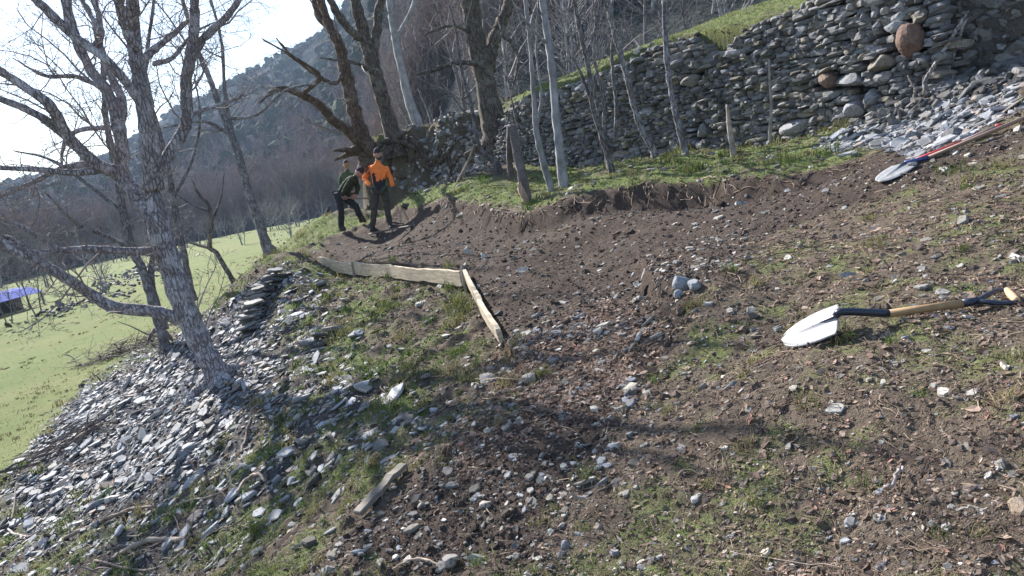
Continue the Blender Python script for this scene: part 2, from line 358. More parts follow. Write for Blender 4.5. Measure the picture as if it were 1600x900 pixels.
def stone_material(name, warm=False):
    m, nt, p = mat(name); v = objvec(nt)
    f = noise(nt, 14, 5, .65, v); g = noise(nt, 55, 4, .6, v, .35, .65)
    c = mixc(nt, f, (.75, .75, .78), (1.15, 1.13, 1.1)); c = mixc(nt, g, c, mixc(nt, .35, c, (.35, .33, .32)))
    c = mixc(nt, 1.0, c, attr(nt, 'col', 'Color'), 'MULTIPLY')
    nt.links.new(c, p.inputs['Base Color']); p.inputs['Roughness'].default_value = .72 if not warm else .85; p.inputs['Specular IOR Level'].default_value = .3 if not warm else .2
    # earth stuck on the stone
    e = noise(nt, 22, 5, .7, v, .52, .66); c = mixc(nt, e, c, (.085, .066, .054)) if warm else c; nt.links.new(c, p.inputs['Base Color'])
    bump(nt, p, noise(nt, 40, 6, .65, v, 0, 1), .45, .01)
    return m
MT['slate'] = stone_material('slate_mat'); MT['stone'] = stone_material('field_stone_mat', True)
MT['bark'] = simple('bark_mat', (.07, .062, .062), (.26, .24, .245), 13, .9, .9, .02, stretch=(1, 1, .3), usecol=True)
def bark(name, d, l, lich, sc=1.0):
    m, nt, p = mat(name); v = objvec(nt); mp = nt.nodes.new('ShaderNodeMapping'); mp.inputs['Scale'].default_value = (1, 1, .28); nt.links.new(v, mp.inputs['Vector']); q = mp.outputs['Vector']
    vo = nt.nodes.new('ShaderNodeTexVoronoi'); vo.feature = 'DISTANCE_TO_EDGE'; vo.inputs['Scale'].default_value = 26*sc
    ad = nt.nodes.new('ShaderNodeVectorMath'); ad.operation = 'MULTIPLY_ADD'; n3 = N(nt, 'ShaderNodeTexNoise', Scale=14*sc, Detail=3); nt.links.new(q, n3.inputs['Vector']); nt.links.new(n3.outputs['Color'], ad.inputs[0]); ad.inputs[1].default_value = (.06, .06, .06); nt.links.new(q, ad.inputs[2]); nt.links.new(ad.outputs[0], vo.inputs['Vector'])
    r = N(nt, 'ShaderNodeMapRange'); r.inputs['From Max'].default_value = .16; nt.links.new(vo.outputs['Distance'], r.inputs['Value'])
    c = mixc(nt, noise(nt, 16*sc, 5, .65, q), d, l); c = mixc(nt, r.outputs['Result'], tuple(k*.62 for k in d), c); c = mixc(nt, noise(nt, 5*sc, 6, .75, v, .5, .6), c, lich)
    c = mixc(nt, 1.0, c, attr(nt, 'col', 'Color'), 'MULTIPLY'); nt.links.new(c, p.inputs['Base Color']); p.inputs['Roughness'].default_value = .92; p.inputs['Specular IOR Level'].default_value = .2
    a = nt.nodes.new('ShaderNodeMath'); a.operation = 'MULTIPLY_ADD'; nt.links.new(noise(nt, 50*sc, 5, .7, q, 0, 1), a.inputs[0]); a.inputs[1].default_value = .5; nt.links.new(r.outputs['Result'], a.inputs[2]); bump(nt, p, a.outputs[0], .9, .018)
    return m
MT['bark'] = bark('bark_mat2', (.13, .12, .125), (.26, .25, .26), (.30, .295, .31))
MT['bark_pale'] = simple('pale_bark_mat', (.13, .13, .135), (.36, .36, .375), 7, .75, .5, .01, stretch=(1, 1, .6), usecol=True)
MT['bark_old'] = bark('old_bark_mat', (.075, .06, .05), (.17, .14, .115), (.165, .15, .13), .7)
MT['twig'] = simple('twig_mat', (.15, .13, .13), (.30, .26, .26), 20, .85, 0, usecol=True)
MT['wood'] = simple('plank_mat', (.30, .24, .17), (.62, .52, .39), 5, .8, .6, .008, stretch=(1, 1, 9))
MT['deadwood'] = simple('deadwood_mat', (.14, .12, .11), (.36, .32, .29), 10, .85, .6, .01, usecol=True)
# ------------------------------------------------ ground sheet
def build_ground():
    th = np.concatenate([np.linspace(-180, -52, 26)[:-1], np.linspace(-52, 46, 860), np.linspace(46, 180, 26)[1:-1]])
    th = np.radians(th)
    r = np.concatenate([[.25, .6, 1.0], np.exp(np.linspace(np.log(1.4), np.log(42), 800)), np.exp(np.linspace(np.log(42), np.log(1800), 60))[1:]])
    A, B = np.meshgrid(th, r, indexing='ij'); x = (np.sin(A)*B).ravel(); y = (np.cos(A)*B).ravel()
    Z = zones(x, y); z = base_h(x, y)+detail(x, y, Z)
    rr = np.hypot(x, y); far = sstep(130, 260, rr); z = z*(1-far)+far*(-5)
    z = np.where((y > mfoot(x/np.maximum(y, 1))) & (y > 5), np.minimum(z, mount_h(x, y)-2.0), z)
    nT, nR = A.shape
    i = np.arange(nT)[:, None]; j = np.arange(nR-1)[None, :]; i2 = (i+1) % nT
    F = np.stack([i*nR+j, i*nR+j+1, i2*nR+j+1, i2*nR+j], -1).reshape(-1, 4)
    V = np.stack([x, y, z], 1)
    c = np.array([[0, 0, float(base_h(0, 0)[0])]]); V = np.concatenate([V, c]); cap = np.stack([np.arange(nT)*nR, np.roll(np.arange(nT), -1)*nR, np.full(nT, len(V)-1)], 1)
    fl = {k: np.append(Z[k], 0) for k in ('soil', 'litter', 'grass', 'scree', 'field')}
    o = new_mesh('ground', V, [F, cap], MT['ground'], smooth=True, fl=fl)
    return tag(o, kind='structure')
# ------------------------------------------------ mountain
RIDGE = [(-200, 340), (0, 292), (120, 262), (180, 246), (250, 190), (320, 150), (400, 110), (460, 80), (510, 52), (535, 15), (570, -60), (650, -160)]
_ra = []; _re = []
for u, v in RIDGE:
    d = raydir(u, v); _ra.append(d[0]); _re.append(d[2])
_ra += [.05, .4, 2.0]; _re += [.46, .5, .5]
_ra = np.array([-2.5]+_ra); _re = np.array([.10]+_re)
def mfoot(a): return np.interp(a, [-2, -.7, -.35, -.2, -.1, 0, .3, 2], [90, 105, 150, 140, 75, 40, 30, 25])
def mridge(a): return np.interp(a, [-2, -.7, -.45, -.2, 0, .5, 2], [500, 600, 640, 600, 420, 330, 250])
def mount_h(x, y):
    x = np.asarray(x, float); y = np.maximum(np.asarray(y, float), 1.0); a = x/y
    Fd = mfoot(a); Rd = mridge(a); z0 = np.interp(a, [-.3, -.16, -.08, 2], [-2.6, -2.0, 1.6, 2.4]); zr = np.interp(a, _ra, _re)*Rd
    t = np.clip((y-Fd)/(Rd-Fd), 0, 1.6)
    h = z0 + (zr-z0)*np.where(t < 1, t**1.05, 1-(t-1)*.7)
    am = np.clip(t*4, 0, 1)*np.clip((y-40)/100, .08, 1)
    h = h + am*(fbm(x/60, y/60, 4)*11*np.where(t > .8, np.clip((1.0-t)/.2, .25, 1), 1) + fbm(x/14, y/14, 3)*2.2)
    return h + EYE
def build_mountain():
    a = np.linspace(-1.5, 1.6, 420); t = np.concatenate([np.linspace(-.03, 1, 170), np.linspace(1.03, 1.5, 10)])
    A, T = np.meshgrid(a, t, indexing='ij'); Y = mfoot(A)+(mridge(A)-mfoot(A))*T; X = A*Y
    z = mount_h(X, Y) - np.where(T < 0, 2.0, 0)
    n, m = A.shape; i = np.arange(n-1)[:, None]; j = np.arange(m-1)[None, :]
    F = np.stack([i*m+j, i*m+j+1, (i+1)*m+j+1, (i+1)*m+j], -1).reshape(-1, 4)[:, ::-1]
    mt, nt, p = mat('mountain_mat'); v = objvec(nt)
    c = mixc(nt, noise(nt, .03, 6, .65, v, .4, .6), (.055, .058, .064), (.035, .048, .034)); c = mixc(nt, noise(nt, .25, 6, .7, v, .35, .65), c, (.085, .088, .094)); c = mixc(nt, noise(nt, .012, 5, .7, v, .52, .6), c, (.13, .13, .135))
    nt.links.new(c, p.inputs['Base Color']); p.inputs['Roughness'].default_value = 1; p.inputs['Specular IOR Level'].default_value = 0
    bump(nt, p, noise(nt, .5, 6, .7, v, 0, 1), 1.0, 2.5)
    tag(new_mesh('mountain', np.stack([X, Y, z], -1).reshape(-1, 3), [F], mt, smooth=True), kind='structure')
build_mountain()
build_ground()
# ------------------------------------------------ stones
def _ico():
    bm = bmesh.new(); bmesh.ops.create_icosphere(bm, subdivisions=2, radius=1)
    V = np.array([v.co[:] for v in bm.verts]); F = np.array([[v.index for v in f.verts] for f in bm.faces]); bm.free()
    return V, F
ICO_V, ICO_F = _ico()
def _ico3():
    bm = bmesh.new(); bmesh.ops.create_icosphere(bm, subdivisions=4, radius=1)
    V = np.array([v.co[:] for v in bm.verts]); F = np.array([[v.index for v in f.verts] for f in bm.faces]); bm.free()
    return V, F
ICO3 = _ico3()
def big_rock(sc, Rm, col, rs, cut=9):
    V = ICO3[0].copy()
    for i in range(cut):
        n = rs.normal(0, 1, 3); n /= np.linalg.norm(n); d = rs.uniform(.55, .85); k = np.maximum(V@n-d, 0); V = V-np.outer(k*.92, n)
    s = rs.uniform(0, 50); f = .05*fbm(V[:, 0]*3+s, V[:, 1]*3+V[:, 2]*2.1, 3)+.03*fbm(V[:, 2]*9+s, V[:, 1]*9+V[:, 0]*4, 3)
    V = V*(1+f)[:, None]*1.25; V = (V*np.asarray(sc))@Rm[0].T
    return V, [ICO3[1]], np.repeat(np.array([col]), len(V), 0)
def rotmats(n, nrm=None, tilt=.35, yaw=None, rs=RS):
    """(n,3,3) frames whose z is the surface normal tilted at random"""
    if nrm is None: nrm = np.tile([0, 0, 1.], (n, 1))
    z = nrm + rs.normal(0, tilt, (n, 3)); z /= np.linalg.norm(z, axis=1, keepdims=True)
    a = rs.uniform(0, 2*np.pi, n) if yaw is None else yaw
    x = np.stack([np.cos(a), np.sin(a), np.zeros(n)], 1); x -= z*(x*z).sum(1, keepdims=True); x /= np.linalg.norm(x, axis=1, keepdims=True)+1e-9
    y = np.cross(z, x); return np.stack([x, y, z], -1)
def cobbles(pos, Rm, sc, col, boxy=.62, amp=.16, rs=RS):
    n = len(pos); B = np.sign(ICO_V)*np.abs(ICO_V)**boxy
    V = np.repeat(B[None], n, 0)
    for k in range(3):
        kv = rs.normal(0, 1.5+k, (n, 1, 3)); ph = rs.uniform(0, 6.28, (n, 1)); V = V*(1+(amp/(1+.5*k))*np.sin((V*kv).sum(-1)+ph))[..., None]
    V = V + rs.normal(0, .025, V.shape)
    V = V*sc[:, None, :]; V = np.einsum('nij,nvj->nvi', Rm, V)+pos[:, None]
    F = (ICO_F[None]+(np.arange(n)*len(ICO_V))[:, None, None]).reshape(-1, 3)
    return V.reshape(-1, 3), [F], np.repeat(col, len(ICO_V), 0)
def slabs(pos, Rm, sc, col, k=7, rs=RS):
    """flat split stones: an irregular outline, two bevelled rims and broken edges; sc = half length, half width, thickness"""
    n = len(pos); th = np.arange(k)*2*np.pi/k + rs.uniform(-.32, .32, (n, k)); r = rs.uniform(.62, 1.05, (n, k))
    ox, oy = np.cos(th)*r, np.sin(th)*r
    rings = []
    for z, s in ((-.5, .86), (-.15, 1.0), (.35, .97), (.5, .84)):
        q = s*rs.uniform(.93, 1.05, (n, k)); rings.append(np.stack([ox*q, oy*q, z+rs.normal(0, .07, (n, k))], -1))
    V = np.concatenate(rings, 1)*sc[:, None, :]
    V = np.einsum('nij,nvj->nvi', Rm, V)+pos[:, None]
    nv = 4*k; i = (np.arange(n)*nv)[:, None]; q = np.arange(k)[None]; q2 = (q+1) % k
    F = np.concatenate([np.stack([i+a*k+q, i+a*k+q2, i+a*k+k+q2, i+a*k+k+q], -1).reshape(-1, 4) for a in range(3)])
    return V.reshape(-1, 3), [F, (i+3*k+q), (i+q[:, ::-1])], np.repeat(col, nv, 0)
def merge(parts):
    VV, CC, g, off = [], [], {}, 0
    for V, F, c in parts:
        VV.append(V); CC.append(c)
        for f in F: g.setdefault(f.shape[1], []).append(f+off)
        off += len(V)
    return np.concatenate(VV), [np.concatenate(x) for x in g.values()], np.concatenate(CC)
def greys(n, lo=.10, hi=.34, warm=.0, rs=RS, pw=1.5):
    b = lo+(hi-lo)*rs.uniform(0, 1, n)**pw; t = rs.normal(0, .03, n)+warm
    return np.stack([b*(1+t), b*(1+t*.3), b*(1-t*1.1)], 1)
# ------------------------------------------------ the dry-stone terrace wall
def path_eval(P, s):
    P = np.asarray(P, float); L = np.concatenate([[0], np.cumsum(np.linalg.norm(np.diff(P, axis=0), axis=1))])
    x = np.interp(s, L, P[:, 0]); y = np.interp(s, L, P[:, 1]); 
    x2 = np.interp(s+.05, L, P[:, 0]); y2 = np.interp(s+.05, L, P[:, 1]); x1 = np.interp(s-.05, L, P[:, 0]); y1 = np.interp(s-.05, L, P[:, 1])
    t = np.stack([x2-x1, y2-y1], -1); t /= np.linalg.norm(t, axis=-1, keepdims=True)+1e-9
    return np.stack([x, y], -1), t, L[-1]
WP = [(.45, 17.85), (1.5, 16.4), (3.42, 14.1), (4.8, 12.0), (5.85, 9.9), (6.0, 9.65)]
def wall_hit(u, v):
    d = raydir(u, v)
    for i in range(len(WP)-1):
        (ax, ay), (bx, by) = WP[i], WP[i+1]
        # (d0*Y, Y) on the segment
        den = (bx-ax)-(by-ay)*d[0]
        t = (d[0]*ay-ax)/den if abs(den) > 1e-9 else -1
        if -.001 <= t <= 1.001:
            Y = ay+(by-ay)*t; return np.array([d[0]*Y, Y, d[2]*Y+EYE]), i+t
    return None, None
def build_wall():
    rs = np.random.RandomState(21)
    _, _, L = path_eval(WP, 0)
    S = np.linspace(0, L, 120); pt, tg, _ = path_eval(WP, S); nrm = np.stack([tg[:, 1], -tg[:, 0]], -1)     # downhill side
    nrm *= np.where((nrm*np.array([-1, -.6])).sum(-1, keepdims=True) > 0, 1, -1)
    lo = base_h(pt[:, 0]+nrm[:, 0]*.55, pt[:, 1]+nrm[:, 1]*.55); hi = base_h(pt[:, 0]-nrm[:, 0]*.5, pt[:, 1]-nrm[:, 1]*.5)
    hi = hi + .05*fbm(S*1.3, S*0, 3) - .45*sstep(.9, 0, S) - .25 + .13*sstep(3.5, 5.5, S)
    # a shallow slump in the wall's top, where stones have fallen out
    hi = hi - .35*np.exp(-((S-6.3)/.45)**2)
    root = empty('stone_wall', (float(pt[60, 0]), float(pt[60, 1]), float(lo[60])), 'long dry-stone terrace wall of dark flat stones with grass along its top', 'stone wall')
    org = np.array(root.location)
    bould = [(1445, 57, .155, .19, (.20, .13, .105), 'large rounded brown boulder near the top of the wall'), (1315, 121, .10, .105, (.25, .18, .145), 'round brown stone half way up the wall'),
             (1262, 194, .24, .11, (.33, .33, .35), 'long pale boulder at the foot of the wall'), (1356, 165, .13, .105, (.34, .34, .36), 'pale angular block at the foot of the wall'),
             (1386, 149, .12, .10, (.28, .29, .31), None), (1420, 40, .15, .06, (.38, .40, .42), None), (1115, 200, .11, .10, (.3, .3, .3), None), (1350, 122, .2, .085, (.24, .25, .26), None), (1400, 95, .17, .09, (.25, .23, .2), None), (1095, 125, .14, .09, (.24, .22, .2), None)]
    bl = []
    for u, v, rw, rh, col, lab in bould:
        p, i = wall_hit(u, v)
        if p is None: continue
        s = np.linalg.norm(np.array(WP[int(i)])-np.array(WP[0])); 
        Ls = np.concatenate([[0], np.cumsum(np.linalg.norm(np.diff(np.array(WP), axis=0), axis=1))]); s = Ls[int(i)]+(i-int(i))*(Ls[int(i)+1]-Ls[int(i)])
        bl.append((s, p[2], rw, rh, col, lab))
    pos, sc, yaw, col = [], [], [], []
    z = lo.min()-.15; row = 0
    while z < hi.max()+.1:
        h = rs.uniform(.045, .105); s = rs.uniform(-.2, 0)
        while s < L:
            near = .75+.45*s/L
            hh = h*rs.uniform(.75, 1.15); wd = np.clip(rs.lognormal(-1.95, .45), .07, .42)*near
            sc_ = s+wd/2; zz = z+h/2+.05*float(np.interp(s, S, np.sin(S*1.9)))+rs.normal(0, .008)
            a, b = np.interp(sc_, S, lo), np.interp(sc_, S, hi)
            big = rs.rand() < .05 and wd > .2
            if a-.12 < zz < b and not any(abs(sc_-q[0]) < q[2]+wd*.3 and abs(zz-q[1]) < q[3]+h*.25 for q in bl):
                ht = (zz-a)/(b-a)
                pp, tt, _ = path_eval(WP, sc_); nn = np.array([tt[1], -tt[0]]); nn = nn if nn@np.array([-1, -.6]) > 0 else -nn
                off = .22-.16*ht + rs.normal(0, .02) + (.035 if rs.rand() < .10 else 0)
                pos.append([pp[0]+nn[0]*off, pp[1]+nn[1]*off, zz]); sc.append([wd*.54, rs.uniform(.12, .2), hh*.62*(1.5 if big else 1)])
                yaw.append(math.atan2(tt[1], tt[0])+rs.normal(0, .07))
                g = rs.uniform(.10, .30)*(1.2 if big else 1); wv = rs.choice([-.05, 0, .03, .12], p=[.34, .32, .18, .16])
                col.append([g*(1+wv), g*(1+wv*.35), g*(1-wv)])
            s += wd*rs.uniform(.86, 1.0)
        z += h*.9; row += 1
    pos, sc, yaw, col = map(np.array, (pos, sc, yaw, col)); n = len(pos)
    Rm = rotmats(n, None, .065, yaw, rs); a = cobbles(pos-org, Rm, sc, col, .5, .12, rs)
    # small packing stones between the courses
    m = 3200; k = rs.randint(0, n, m); q = pos[k]+np.stack([rs.normal(0, .1, m), rs.normal(0, .06, m), rs.normal(0, .06, m)], 1)
    b = slabs(q-org, rotmats(m, None, .25, yaw[k], rs), np.stack([rs.uniform(.025, .075, m), rs.uniform(.04, .07, m), rs.uniform(.015, .045, m)], 1), greys(m, .07, .3, .02, rs), 7, rs)
    V, F, c = merge([a, b]); new_mesh('stone_courses', V, F, MT['stone'], root, c)
    # earth core behind the stones
    K = len(S); A = np.stack([pt[:, 0]+nrm[:, 0]*.10, pt[:, 1]+nrm[:, 1]*.10, lo-.4], 1); B = np.stack([pt[:, 0]-nrm[:, 0]*.02, pt[:, 1]-nrm[:, 1]*.02, hi-.06], 1); Cc = np.stack([pt[:, 0]-nrm[:, 0]*.5, pt[:, 1]-nrm[:, 1]*.5, hi-.1], 1)
    V = np.concatenate([A, B, Cc])-org; i = np.arange(K-1)
    F = np.concatenate([np.stack([i+a_*K, i+1+a_*K, i+1+(a_+1)*K, i+(a_+1)*K], 1) for a_ in (0, 1)])
    new_mesh('earth_core', V, [F], simple('core_mat', (.02, .016, .014), (.05, .04, .033), 12), root)
    for s, zz, rw, rh, cc, lab in bl:
        pp, tt, _ = path_eval(WP, s); nn = np.array([tt[1], -tt[0]]); nn = nn if nn@np.array([-1, -.6]) > 0 else -nn
        p = np.array([[pp[0]+nn[0]*.24, pp[1]+nn[1]*.24, zz]])
        V, F, c = big_rock([rw, .17, rh], rotmats(1, None, .12, np.array([math.atan2(tt[1], tt[0])]), rs), cc, rs); V = V+(p-org)
        o = new_mesh('boulder', V, F, MT['stone'], root, c, smooth=False)
        if lab: o['label'] = lab
    # ragged grass fringe and hanging roots on the coping
    return hi
build_wall()
# ------------------------------------------------ edging planks
def plank(name, a, b, h, th, label, group=None, sink=.0, lean=0, nrm_hint=(-1, -.5), m=None):
    a = np.array(a, float); b = np.array(b, float); L = np.linalg.norm(b-a); t = (b-a)/L; up = np.array([0, 0, 1.]); nn = np.cross(t, up); nn /= np.linalg.norm(nn)
    if nn[:2]@np.array(nrm_hint) < 0: nn = -nn
    up2 = np.cross(nn, t); up2 = up2 if up2[2] > 0 else -up2; up2 = up2+nn*lean; up2 /= np.linalg.norm(up2)
    n = 14; V = []; rs = np.random.RandomState(int(abs(a[0]*100))+3)
    for i in range(n+1):
        q = i/n*L; tw = .006*math.sin(q*3); top = h+rs.normal(0, .005)-(.02*rs.rand() if i in (0, n) else 0); bot = rs.normal(0, .006)
        for z_, o_ in ((bot, -th/2), (bot, th/2), (top, th/2), (top, -th/2)): V.append(t*q+up2*(z_+(.035*math.sin(q*2.3+L)*(z_ > .02)*(i % 13 > 0)*(h > .1)*h*2))+nn*(o_+tw))
    V = np.array(V); F = []
    for i in range(n):
        for k in range(4): F.append([i*4+k, i*4+(k+1) % 4, (i+1)*4+(k+1) % 4, (i+1)*4+k])
    F += [[3, 2, 1, 0], [n*4, n*4+1, n*4+2, n*4+3]]
    o = new_mesh(name, V, [np.array(F)], m or MT['wood']); o.location = a-up2*sink
    m = o.modifiers.new('bevel', 'BEVEL'); m.width = .004; m.segments = 1
    return tag(o, label, 'plank', group)
GP = 'boards edging the dug terrace'
def onl(u, v, Y, dz=0): return at(u, v, Y)+np.array([0, 0, dz])
plank('wooden_plank', onl(500, 418, 14.5), onl(553, 431, 12.9), .22, .035, 'far left edging board of the terrace, below the two men', GP)
plank('wooden_plank', onl(555, 429, 12.8), onl(616, 433, 11.3), .20, .035, 'second edging board from the left, short and pale, with a split end', GP)
plank('wooden_plank', onl(614, 434, 11.35), onl(724, 447, 9.3), .19, .035, 'longest front edging board, clods of earth spilling over its top', GP)
plank('wooden_plank', onl(731, 440, 9.1), onl(756, 490, 7.5), .17, .045, 'upper of the two boards running down towards the viewer from the corner', GP, lean=.1)
plank('wooden_plank', onl(754, 488, 7.55), onl(784, 536, 6.25), .15, .045, 'lower of the two boards running down towards the viewer, its end free', GP, lean=.1)
g1, g2 = G(637, 746), G(562, 810)
plank('wooden_plank', g1+np.array([0, 0, .03]), g2+np.array([0, 0, .035]),   .03, .06, 'grey weathered board half buried at the near edge of the path', GP, lean=.0, m=simple('grey_board', (.13, .11, .09), (.27, .235, .195), 6, .85, .6, .006, stretch=(1, 1, 5)))
g1, g2 = G(430, 838), G(345, 905)
# wooden pegs holding the boards
def peg(u, v, Y, h, label):
    T = Tubes(); p = at(u, v, Y); T.add([p+np.array([0, 0, -.15]), p+np.array([0, 0, h*.5]), p+np.array([.01, 0, h])], [.025, .024, .02], 6)
    tag(T.build('wooden_peg', MT['deadwood'], origin=None), label, 'peg', 'pegs against the boards')
peg(554, 431, 12.75, .24, 'dark peg at the joint of the two left edging boards'); peg(727, 447, 9.2, .25, 'dark peg at the corner where the boards turn')
# ------------------------------------------------ small ruined wall of stacked slates on the bank
def slate_stack(pts, h, label, seed, thick=.35):
    rs = np.random.RandomState(seed); P = [(p[0], p[1]) for p in pts]; _, _, L = path_eval(P, 0)
    pos, sc, yaw = [], [], []
    z = 0
    while z < h:
        t_ = rs.uniform(.02, .05); s = rs.uniform(0, .1)
        hmax = lambda s_: h*(.55+.45*math.sin(math.pi*min(max(s_/L, 0), 1)))+.0
        while s < L:
            wd = rs.uniform(.12, .34)
            if z < hmax(s)*rs.uniform(.85, 1.1):
                p, t, _ = path_eval(P, s); b = float(base_h(p[0], p[1])[0])-.12
                pos.append([p[0]+rs.normal(0, .04), p[1]+rs.normal(0, .05), b+z]); sc.append([wd*.6, thick*.5, t_*1.1]); yaw.append(math.atan2(t[1], t[0])+rs.normal(0, .2))
            s += wd*.85
        z += t_*.95
    pos, sc, yaw = map(np.array, (pos, sc, yaw)); o0 = pos[0].copy()
    V, F, c = slabs(pos-o0, rotmats(len(pos), None, .13, yaw, rs), sc, greys(len(pos), .08, .3, .01, rs), 8, rs)
    o = new_mesh('ruined_wall', V, F, MT['slate'], None, c); o.location = o0
    return tag(o, label, 'stone wall')
slate_stack([G(392, 525), G(405, 490), G(418, 458), G(436, 432)], .50, 'crumbling stack of thin slates at the left edge of the bank', 5)
slate_stack([G(498, 545), G(530, 528)], .35, 'low knot of dark slates stacked in the middle of the bank', 8, .3)
# ------------------------------------------------ scattered ground cover
def world_pts(n, x0, x1, y0, y1, rs): return rs.uniform(x0, x1, n), rs.uniform(y0, y1, n)
def log_pts(n, r0, r1, rs, a0=-46, a1=42):
    a = np.radians(rs.uniform(a0, a1, n)); r = np.exp(rs.uniform(np.log(r0), np.log(r1), n)); return np.sin(a)*r, np.cos(a)*r
def normals(x, y, e=.08):
    zx = (base_h(x+e, y)-base_h(x-e, y))/(2*e); zy = (base_h(x, y+e)-base_h(x, y-e))/(2*e)
    n = np.stack([-zx, -zy, np.ones_like(x)], 1); return n/np.linalg.norm(n, axis=1, keepdims=True)
def ok_slope(nr, m=.45): return nr[:, 2] > m
def place(x, y, keep):
    x, y = x[keep], y[keep]; Z = zones(x, y); z = base_h(x, y)+detail(x, y, Z); return x, y, z, normals(x, y)
def build_scree():
    rs = np.random.RandomState(31); parts = []
    x, y = world_pts(230000, -15, 6.5, 1.6, 25, rs); x2, y2 = world_pts(11000, 3.2, 9.5, 4.5, 11.5, rs); x = np.append(x, x2); y = np.append(y, y2)
    Z = zones(x, y); s = Z['scree']*(1-Z['soil'])
    pr = np.where(Z['rub'] > .4, .95, s*np.where(Z['heavy'] > .5, np.clip(.80+.9*fbm(x*1.2+8, y*1.2, 3), .25, 1), .62))
    keep = rs.rand(len(x)) < pr*.95
    x, y, z, nr = place(x, y, keep); m = nr[:, 2] > .5; x, y, z, nr = x[m], y[m], z[m], nr[m]; n = len(x)
    L = np.clip(rs.lognormal(-3.5, .55, n), .014, .14)*np.clip(.8+np.hypot(x, y)/30, .8, 1.15)
    W = L*rs.uniform(.45, .9, n); T = np.clip(L*rs.uniform(.12, .4, n), .008, .05)
    col = greys(n, .13, .40, -.04, rs, 1.1); br = rs.rand(n) < .12; col[br] *= np.array([1.05, .85, .7])
    parts.append(slabs(np.stack([x, y, z+L*.12], 1), rotmats(n, nr, .24, None, rs), np.stack([L, W, T], 1), col, 6, rs))
    V, F, c = merge(parts); tag(new_mesh('scree', V, F, MT['slate'], None, c), 'loose blue-grey slate scree spilling down the bank to the field', 'scree', kind='stuff')
def build_gravel():
    rs = np.random.RandomState(32)
    x, y = log_pts(170000, 1.7, 17, rs); Z = zones(x, y)
    pr = Z['soil']*(.34+.35*Z['litter'])*(1-.6*sstep(5.5, 8, y)) + Z['right']*.12 + Z['bank']*.30 + Z['up']*.22 + Z['litter']*.35
    cl = sstep(-.25, .35, fbm(x*1.1+5, y*1.1, 3))
    x, y, z, nr = place(x, y, rs.rand(len(x)) < pr*(.35+.9*cl)); m = nr[:, 2] > .5; x, y, z, nr = x[m], y[m], z[m], nr[m]; n = len(x); r = np.hypot(x, y)
    L = np.clip(rs.lognormal(-4.72, .72, n), .005, .07)*np.clip((r/4.5)**.55, .7, 1.8)
    W = L*rs.uniform(.5, .95, n); T = L*rs.uniform(.25, .6, n)
    col = greys(n, .17, .55, .07, rs, 1.4); b = rs.rand(n) < .28; col[b] = greys(int(b.sum()), .14, .42, -.03, rs); dk = rs.rand(n) < .25; col[dk] *= .5
    V, F, c = slabs(np.stack([x, y, z+T*.12], 1), rotmats(n, nr, .28, None, rs), np.stack([L, W, T], 1), col, 6, rs)
    tag(new_mesh('gravel', V, F, MT['stone'], None, c), 'pale broken stones scattered through the soil of the path and slope', 'gravel', kind='stuff')
def build_clods():
    rs = np.random.RandomState(33); x, y = log_pts(130000, 1.7, 15, rs); Z = zones(x, y)
    pr = Z['soil']*.8*(1-.4*Z['litter'])*(1-.55*sstep(5.5, 8, y)) + Z['right']*.25 + Z['bank']*.2
    x, y, z, nr = place(x, y, rs.rand(len(x)) < pr); n = len(x); r = np.hypot(x, y); Z = zones(x, y)
    L = np.clip(rs.lognormal(-5.1, .6, n), .003, .04)*np.clip((r/4)**.6, .7, 1.9)
    g = rs.uniform(.035, .10, n)[:, None]*(1+.9*Z['right'][:, None]); col = g*np.array([1.05, .82, .70])
    k = 5
    V, F, c = slabs(np.stack([x, y, z], 1), rotmats(n, nr, .6, None, rs), np.stack([L, L*.8, L*1.1], 1), col, k, rs)
    m = simple('clod_mat', (.8, .8, .8), (1.15, 1.15, 1.15), 60, .95, 0, 0, True, .1)
    tag(new_mesh('soil_clods', V, F, m, None, c), 'crumbs and clods of freshly dug dark earth on the path', 'soil', kind='stuff')
def blades(x, y, z, h, w, lean, col, rs):
    n = len(x); a = rs.uniform(0, 6.283, n); b = a+1.57+rs.normal(0, .4, n); l = lean
    bx, by = np.cos(a)*w, np.sin(a)*w; dx, dy = np.cos(b)*h*l, np.sin(b)*h*l
    P = np.stack([x, y, z-.005], 1)
    V = np.stack([P-np.stack([bx, by, 0*x], 1), P+np.stack([bx, by, 0*x], 1),
                  P+np.stack([bx*.7+dx*.35, by*.7+dy*.35, h*.6], 1), P+np.stack([-bx*.7+dx*.35, -by*.7+dy*.35, h*.6], 1),
                  P+np.stack([dx, dy, h*(1-.35*l)], 1)], 1)
    i = np.arange(n)*5
    return V.reshape(-1, 3), [np.stack([i, i+1, i+2, i+3], 1), np.stack([i+3, i+2, i+4], 1)], np.repeat(col, 5, 0)
def leafmat(name, rough=.7):
    m, nt, p = mat(name); nt.links.new(attr(nt, 'col', 'Color'), p.inputs['Base Color']); p.inputs['Roughness'].default_value = rough; p.inputs['Specular IOR Level'].default_value = .2
    tr = nt.nodes.new('ShaderNodeBsdfTranslucent'); nt.links.new(attr(nt, 'col', 'Color'), tr.inputs['Color']); ms = nt.nodes.new('ShaderNodeMixShader'); ms.inputs[0].default_value = .3
    nt.links.new(p.outputs[0], ms.inputs[1]); nt.links.new(tr.outputs[0], ms.inputs[2]); nt.links.new(ms.outputs[0], nt.nodes['Material Output'].inputs['Surface']); return m
MT['leaf'] = leafmat('grass_mat'); MT['dry'] = leafmat('dry_leaf_mat', .9)
